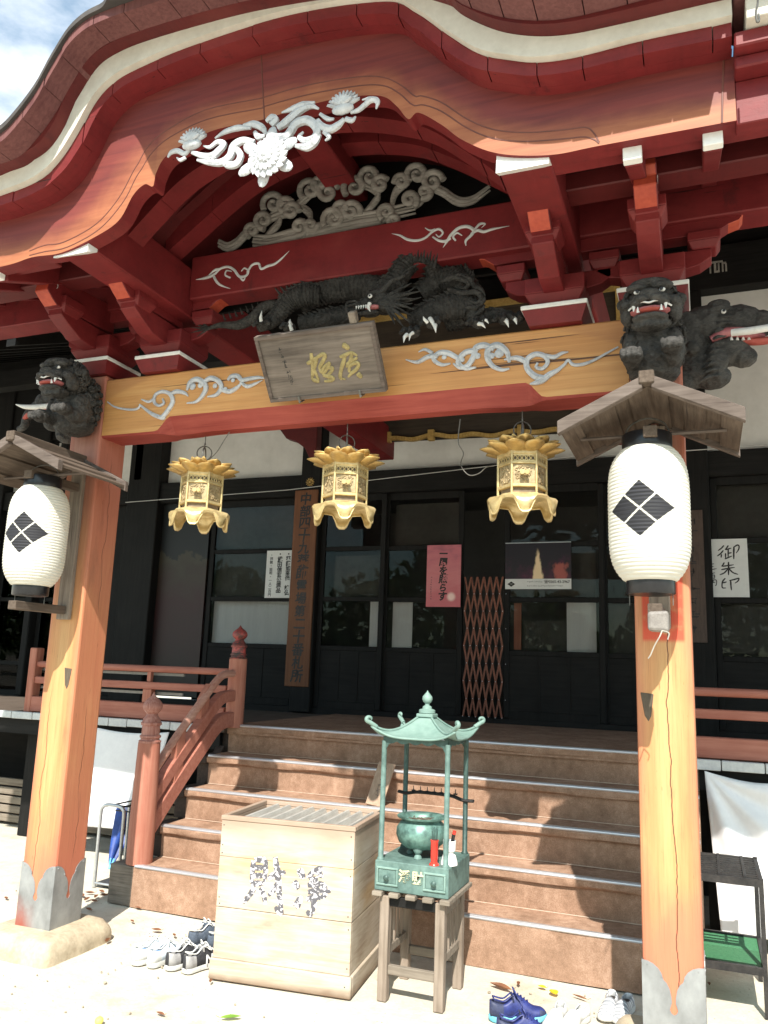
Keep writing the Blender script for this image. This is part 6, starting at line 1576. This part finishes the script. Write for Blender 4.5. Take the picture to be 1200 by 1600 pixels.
shoe('sneaker', 'black sneaker with grey heel between the pale blue and the other black one', 259, 1517, -.27, (WS, BKS, GS, WS, GRL), group=gp, mark='N', side=-1)
shoe('sneaker', 'black sneaker with grey heel and a white letter, nearest to the offering box', 286, 1522, -.36, (WS, BKS, GS, WS, GRL), group=gp, mark='N')
shoe('sneaker', 'navy sneaker with pale lining standing behind the black sneakers', 294, 1482, -.32, (NVS, NVS, NVS, WS, GRL), group=gp, side=-1)
shoe('sneaker', 'navy sneaker half hidden by the corner of the offering box', 324, 1488, -.32, (NVS, NVS, NVS, WS, LBM), group=gp)
shoe('running_shoe', 'royal blue running shoe behind its mate at the foot of the stairs', 764, 1594, -1.15, (CY, RBL, DBL, RBL, DIN), group=gp)
shoe('running_shoe', 'royal blue running shoe in front of its mate at the lower edge of the picture', 775, 1624, -1.15, (CY, RBL, DBL, RBL, DIN), group=gp, side=-1)
shoe('slip_on', 'left grey and white striped slip-on shoe beside the right pillar', 957, 1568, math.pi - .05, (WS, STRW, STRG, WS, DIN), kind='slip', group=gp)
shoe('slip_on', 'right grey and white striped slip-on shoe touching the right pillar', 984, 1574, math.pi - .08, (WS, STRW, STRG, WS, DIN), kind='slip', group=gp, side=-1)
shoe('slipper', 'left plain white slipper lying in the sun on the pale ground', 878, 1586, math.pi - .1, (WS, WS, WS, WS, STRW), kind='slip', group=gp)
shoe('slipper', 'right plain white slipper lying next to the striped shoes', 916, 1590, math.pi - .2, (WS, WS, WS, WS, STRW), kind='slip', group=gp, side=-1)

# ------------------------------------------------------------------ cloths, racks, umbrella
def cloth(name, lab, fn, nu=40, nv=40):
    b = MB(); g = [[b.bm.verts.new(fn(i / nu, j / nv)) for j in range(nv + 1)] for i in range(nu + 1)]
    for i in range(nu):
        for j in range(nv): b.bm.faces.new((g[i][j], g[i + 1][j], g[i + 1][j + 1], g[i][j + 1]))
    return tag(b.build(name, CLOTH, smooth=70, rec=False, mods=[('SOLIDIFY', dict(thickness=.003))]), lab, 'cloth')
def f1(u, v):
    x = lerp(lerp(-3.02, -2.22, u), lerp(-3.52, -2.38, u), v); z = lerp(1.035, lerp(.22, .26, u), v) - .03 * math.sin(math.pi * u) * (1 - v)
    return (x, 1.865 - .035 * math.sin(v * 2.6) + .010 * math.sin(u * 9 + v * 3) * v - .10 * v * (1 - u) * .5, z)
cloth('hanging_sheet', 'white sheet hung from the veranda edge behind the left pillar', f1)
def f2(u, v):
    x = 1.835 + u * .75 + .06 * v * (1 - u); z = lerp(1.045, .10 + .01 * math.sin(u * 7), v) - .05 * math.sin(math.pi * min(1, u * 1.2)) * (1 - v)
    r_ = math.hypot(u, v * 1.3); th = math.atan2(v * 1.3, u + .001); fold = .030 * math.sin(th * 11) * min(1, r_ * 2.2) * (1 - .6 * u) + .035 * math.sin((u - v * .9) * 6 + 1) * v * .6
    return (x, 1.865 - .03 * math.sin(v * 3) - fold, z)
cloth('hanging_cloth', 'white creased cloth pinned under the veranda edge right of the right pillar', f2, 60, 60)
rk = thing('tube_rack', 'grey bent tube rack standing between the left pillar and the stairs', 'rack', (-2.16, 1.2, 0))
def U(y, h, x0, x1, sk=0):
    return catmull([(x0, y, 0), (x0 - .0, y, h * .5), (x0, y, h - .06), (x0 + .012, y, h - .02), (x0 + .05, y, h), (x1 - .05, y, h), (x1 - .012, y, h - .02), (x1, y, h - .06), (x1, y, h * .5), (x1, y, 0)], 5)
for y in (-.02, .30): MB().tube(U(y, .565, -.105, .10), .0125, 12).build('tube_frame', TUBEG, rk, smooth=60)
for x in (-.06, .055): MB().tube([(x, -.02, .555), (x, .30, .555)], .006, 8).build('cross_bar', STEELB, rk)
for z in (.50, .53): MB().tube([(-.105, .14 + z - .5, z), (.10, .14 + z - .5, z)], .005, 8).build('cross_bar', STEELB, rk)
MB().box(-.10, .10, -.02, .30, .02, .032).build('drip_tray', STEELB, rk)
MB().tube([(-.105, -.02, .03), (.1, -.02, .03)], .008, 8).build('foot_bar', TUBEG, rk)
um = thing('folded_umbrella', 'folded dark blue umbrella with a light blue tip leaning behind the tube rack', 'umbrella', (-2.42, 1.62, 0))
A, B = atY(173, 1352, 1.55) - Vector((-2.42, 1.62, 0)), atY(207, 1262, 1.80) - Vector((-2.42, 1.62, 0))
b = MB(); nP = 10; rows = []
for i in range(13):
    t = i / 12; c = A.lerp(B, t); r = .012 + .085 * t ** .8
    rows.append([b.bm.verts.new(c + Vector((math.cos(a) * r * (1 + .28 * math.cos(a * 5)), math.sin(a) * r * (1 + .28 * math.cos(a * 5)), 0))) for a in [2 * math.pi * k / 40 for k in range(40)]])
for a, c in zip(rows, rows[1:]):
    for k in range(40): b.bm.faces.new((a[k], a[(k + 1) % 40], c[(k + 1) % 40], c[k]))
b.bm.faces.new(rows[-1]); b.bm.faces.new(rows[0])
b.build('canopy', simple('blue_nylon', (.01, .03, .16), (.02, .07, .32), 8, rough=.45), um, smooth=50)
b = MB(); b.tube([A - (B - A) * .06, A + (B - A) * .10], [.010, .026], 12); b.build('tip', CY, um, smooth=50)
b = MB(); b.tube([B, B + (B - A) * .25], .008, 8); b.build('shaft', STEELB, um)
sh = thing('shoe_rack', 'black rack with slatted top and green mat on its low shelf by the right pillar', 'rack', (1.96, 1.17, 0))
x0, x1, y0, y1 = -.36, .125, -.27, .27
for x in (x0, x1):
    for y in (y0, y1): MB().box(x - .011, x + .011, y - .011, y + .011, 0, .64).build('leg', STEELB, sh)
for z in (.60, .19):
    b = MB()
    for y in (y0, y1): b.box(x0 + .0115, x1 - .0115, y - .010, y + .010, z, z + .035)
    for x in (x0, x1): b.box(x - .010, x + .010, y0 + .0115, y1 - .0115, z, z + .035)
    b.build('shelf_frame', STEELB, sh)
b = MB()
for i in range(9): y = lerp(y0, y1, (i + .8) / 10); b.box(x0 + .012, x1 - .012, y - .009, y + .009, .626, .634)
b.build('top_slats', STEELB, sh)
b = MB()
for i in range(3): x = lerp(x0, x1, (i + 1.4) / 4); b.box(x - .007, x + .007, y0 + .012, y1 - .012, .6345, .642)
b.build('top_crossbars', STEELB, sh)
MB().box(x0 + .012, x1 - .012, y0 + .012, y1 - .012, .20, .216).build('green_mat', GREEN, sh)
MB().box(x0 + .012, x1 - .012, y0 - .006, y0 - .003, .23, .30).build('clear_edge', GLASS, sh)

# ------------------------------------------------------------------ leaves and small things on the ground
def leaf(name, lab, cat, px, py, L_, mt, rz, curl=.4, grp='dry leaves scattered on the sandy ground', wd=.42):
    p = atZ(px, py, 0); b = MB(); n, m2 = 8, 4; g = []
    for i in range(n + 1):
        t = i / n; w = wd * L_ * math.sin(math.pi * t) ** .8 * (1 - .25 * t) / 2; row = []
        for j in range(m2 + 1):
            s = (j / m2 - .5) * 2; row.append(b.bm.verts.new((s * w, (t - .5) * L_, .006 + L_ * curl * (.5 * abs(s) ** 1.5 * math.sin(math.pi * t) * .55 + .6 * (t - .45) ** 2))))
        g.append(row)
    for i in range(n):
        for j in range(m2): b.bm.faces.new((g[i][j], g[i + 1][j], g[i + 1][j + 1], g[i][j + 1]))
    b.tube([(0, -.5 * L_, .006 + L_ * curl * .12), (0.01 * L_, -.68 * L_, .01 + L_ * curl * .3)], .0012, 5)
    o = b.build(name, mt, smooth=60, rec=False); o.location = (p.x, p.y, .004); o.rotation_euler = (0, 0, rz)
    return tag(o, lab, cat, grp)
leaf('fallen_leaf', 'curled brown leaf alone on the bright ground below the black sneakers', 'leaf', 250, 1588, .055, LEAFB, 1.4)
leaf('fallen_leaf', 'brown leaf standing on edge right of the left base stone', 'leaf', 168, 1473, .06, LEAFB, .3, .7)
leaf('fallen_leaf', 'small dark brown leaf between the left base stone and the carpet', 'leaf', 206, 1442, .05, LEAFB, 1.0)
leaf('fallen_leaf', 'broad brown leaf lying behind the pale blue sneakers', 'leaf', 244, 1456, .07, LEAFB, 1.7, .35, wd=.6)
leaf('fallen_leaf', 'dry leaf just behind the laces of the pale blue sneakers', 'leaf', 238, 1468, .06, LEAFB, 2.2)
leaf('fallen_leaf', 'dry tan leaf left of the navy sneakers', 'leaf', 272, 1464, .05, LEAFB, .8)
leaf('fallen_leaf', 'brown leaf pressed to the foot of the bottom step', 'leaf', 215, 1421, .055, LEAFB, 1.5)
leaf('fallen_leaf', 'brown leaf at the corner of the offering box', 'leaf', 329, 1537, .045, LEAFB, .4, .7)
leaf('fallen_leaf', 'dark leaf in the shade beside the left pillar', 'leaf', 138, 1424, .08, LEAFB, 1.2)
leaf('fallen_leaf', 'large curled brown leaf behind the royal blue shoes', 'leaf', 782, 1547, .13, LEAFB, 1.3, .5, wd=.34)
leaf('fallen_leaf', 'reddish leaf with an upright stem close to the bottom step', 'leaf', 810, 1541, .05, LEAFB, .2, .7)
leaf('fallen_leaf', 'slim brown leaf between the yellow leaf and the striped shoes', 'leaf', 906, 1562, .09, LEAFB, 1.2, .3, wd=.2)
leaf('fallen_leaf', 'small brown leaf at the left edge of the picture', 'leaf', 9, 1406, .06, LEAFB, 1.0)
leaf('fallen_leaf', 'reddish leaf lying against the right pillar sleeve on its right', 'leaf', 1108, 1541, .045, LEAFB, .1, .6)
leaf('yellow_leaf', 'small bright yellow leaf nearer to the carpet', 'leaf', 847, 1546, .05, LEAFY, 1.3, .5, 'yellow leaves before the stairs', .7)
leaf('yellow_leaf', 'larger bright yellow leaf beside the white slippers', 'leaf', 865, 1555, .065, LEAFY, .6, .6, 'yellow leaves before the stairs', .8)
leaf('green_leaf', 'green leaf at the lower edge of the picture below the offering box', 'leaf', 360, 1594, .10, LEAFG, -1.0, .3, 'green leaf on the ground', .4)
for (a, b2, r) in ((128, 1402, 1), (140, 1398, 2), (150, 1404, .4), (158, 1396, 1.2), (163, 1402, 2.4), (136, 1408, .2), (146, 1411, 1.5)):
    leaf('fallen_leaf', 'one of the dry leaves heaped at the foot of the grey tube rack', 'leaf', a, b2, .07, LEAFB, r, .6, 'leaf heap under the rack')
p = atZ(155, 1594, .02)
b = MB(); b.ell((0, 0, .018), (.019, .019, .017), 3); b.tube([(0, 0, .034), (.002, 0, .040)], .0015, 5)
tag(b.build('yellow_fruit', simple('yellow_skin', (.60, .55, .10), (.75, .70, .18), 12), smooth=60, loc=(p.x, p.y, .0)), 'small round yellow fruit on the ground at the lower left', 'fruit')
# straight eave continuing to the right of the curved gable
for x0, x1, in ((2.045, 3.4),):
    e = porch
    MB().box(x0, x1, -.875, -.80, 3.66, 3.84).build('straight_eave_board', RED, e, bev=.004)
    MB().box(x0, x1, -.95, -.79, 3.842, 3.89).build('straight_eave_board', RED, e, bev=.006)
    MB().box(x0, x1, -1.0, -.79, 3.892, 3.955).build('straight_eave_board', RED, e, bev=.006)
    MB().box(x0 + .04, x1, -1.05, -.79, 3.957, 4.05).build('white_eave_band', CREAM, e, bev=.003)
    MB().box(x0, x1, -1.12, -.79, 4.06, 4.16).build('straight_eave_board', ROOFE, e, bev=.006)
tag(MB().tube(catmull([atY(a, c, -1.13) for a, c in ((1183, -20), (1184, 4), (1181, 20), (1183, 34), (1186, 32), (1185, 22))], 5), .004, 6).build('hook_wire', WIRE, smooth=60), 'thin wire hook hanging over the pale eave board at the top right corner', 'wire')

gt = MB(); random.seed(5)
for i in range(650):
    x, y = random.uniform(-3.2, 3.0), random.uniform(-2.6, .88)
    if -.7 < x < .75 and y > -.05: continue
    r = random.uniform(.0025, .0075) * (1.7 if random.random() < .06 else 1)
    gt.ell((x, y, r * .4), (r * random.uniform(.8, 1.5), r, r * .6), 1, Quaternion((0, 0, 1), random.uniform(0, 3)))
tag(gt.build('ground_grit', simple('grit', (.20, .16, .11), (.46, .39, .29), 60), smooth=60, kind='stuff'), 'small scattered grit and pebbles on the pale sandy ground', 'grit')
# ------------------------------------------------------------------ tree seen through the side panes
def tree(name, lab, x, y, h, seed, n=2600):
    random.seed(seed); t = thing(name, lab, 'tree', (x, y, 0)); b = MB()
    b.tube(catmull([(0, 0, 0), (.1, .05, h * .25), (.0, .1, h * .5), (.12, .0, h * .8)], 5), [.14, .10, .07, .03], 10)
    cs = []
    for i in range(11):
        a = i * 2.4; z = h * (.25 + .06 * i); e = Vector((math.cos(a) * h * .26, math.sin(a) * h * .26, z + h * .14)); b.tube(catmull([(0.05, .05, z), tuple(e * .5 + Vector((0, 0, z * .5))), tuple(e)], 4), [.04, .025, .008], 6); cs.append(e)
    b.build('trunk', BARK, t, smooth=60)
    l = MB()
    for i in range(n):
        c = random.choice(cs) + Vector((random.gauss(0, 1), random.gauss(0, 1), random.gauss(0, .8))) * h * .11
        q = Quaternion((random.gauss(0, 1), random.gauss(0, 1), random.gauss(0, 1), random.gauss(0, 1))).normalized(); s = random.uniform(.05, .10)
        l.quad(*[c + q @ Vector(v) * s for v in ((-1, 0, 0), (0, -.35, 0), (1, 0, 0), (0, .35, .1))])
    l.build('crown', LEAFT, t, rec=False)
tree('garden_tree', 'leafy green garden tree seen through the panes at the left edge', -9.4, 7.6, 4.2, 11, 5000)
wd = MB(); random.seed(21)
for i in range(15000):
    x = random.uniform(-60, 60); top = 7.6 + 3.0 * math.sin(x * .31) + 1.3 * math.sin(x * .83 + 1)
    z = random.uniform(.1, 1) ** .7 * top; y = -42 + random.gauss(0, 2)
    q = Quaternion((random.gauss(0, 1), random.gauss(0, 1), random.gauss(0, 1), random.gauss(0, 1))).normalized(); s = random.uniform(.3, .6)
    wd.quad(*[Vector((x, y, z)) + q @ Vector(v) * s for v in ((-1, 0, 0), (0, -.6, 0), (1, 0, 0), (0, .6, .1))])
tag(wd.build('woodland', LEAFT, rec=False, kind='stuff'), 'belt of green trees reflected in the dark door panes', 'woodland')
tree('garden_tree', 'broad green garden tree farther left behind the temple hall', -11.5, 9.0, 5.0, 12, 4000)
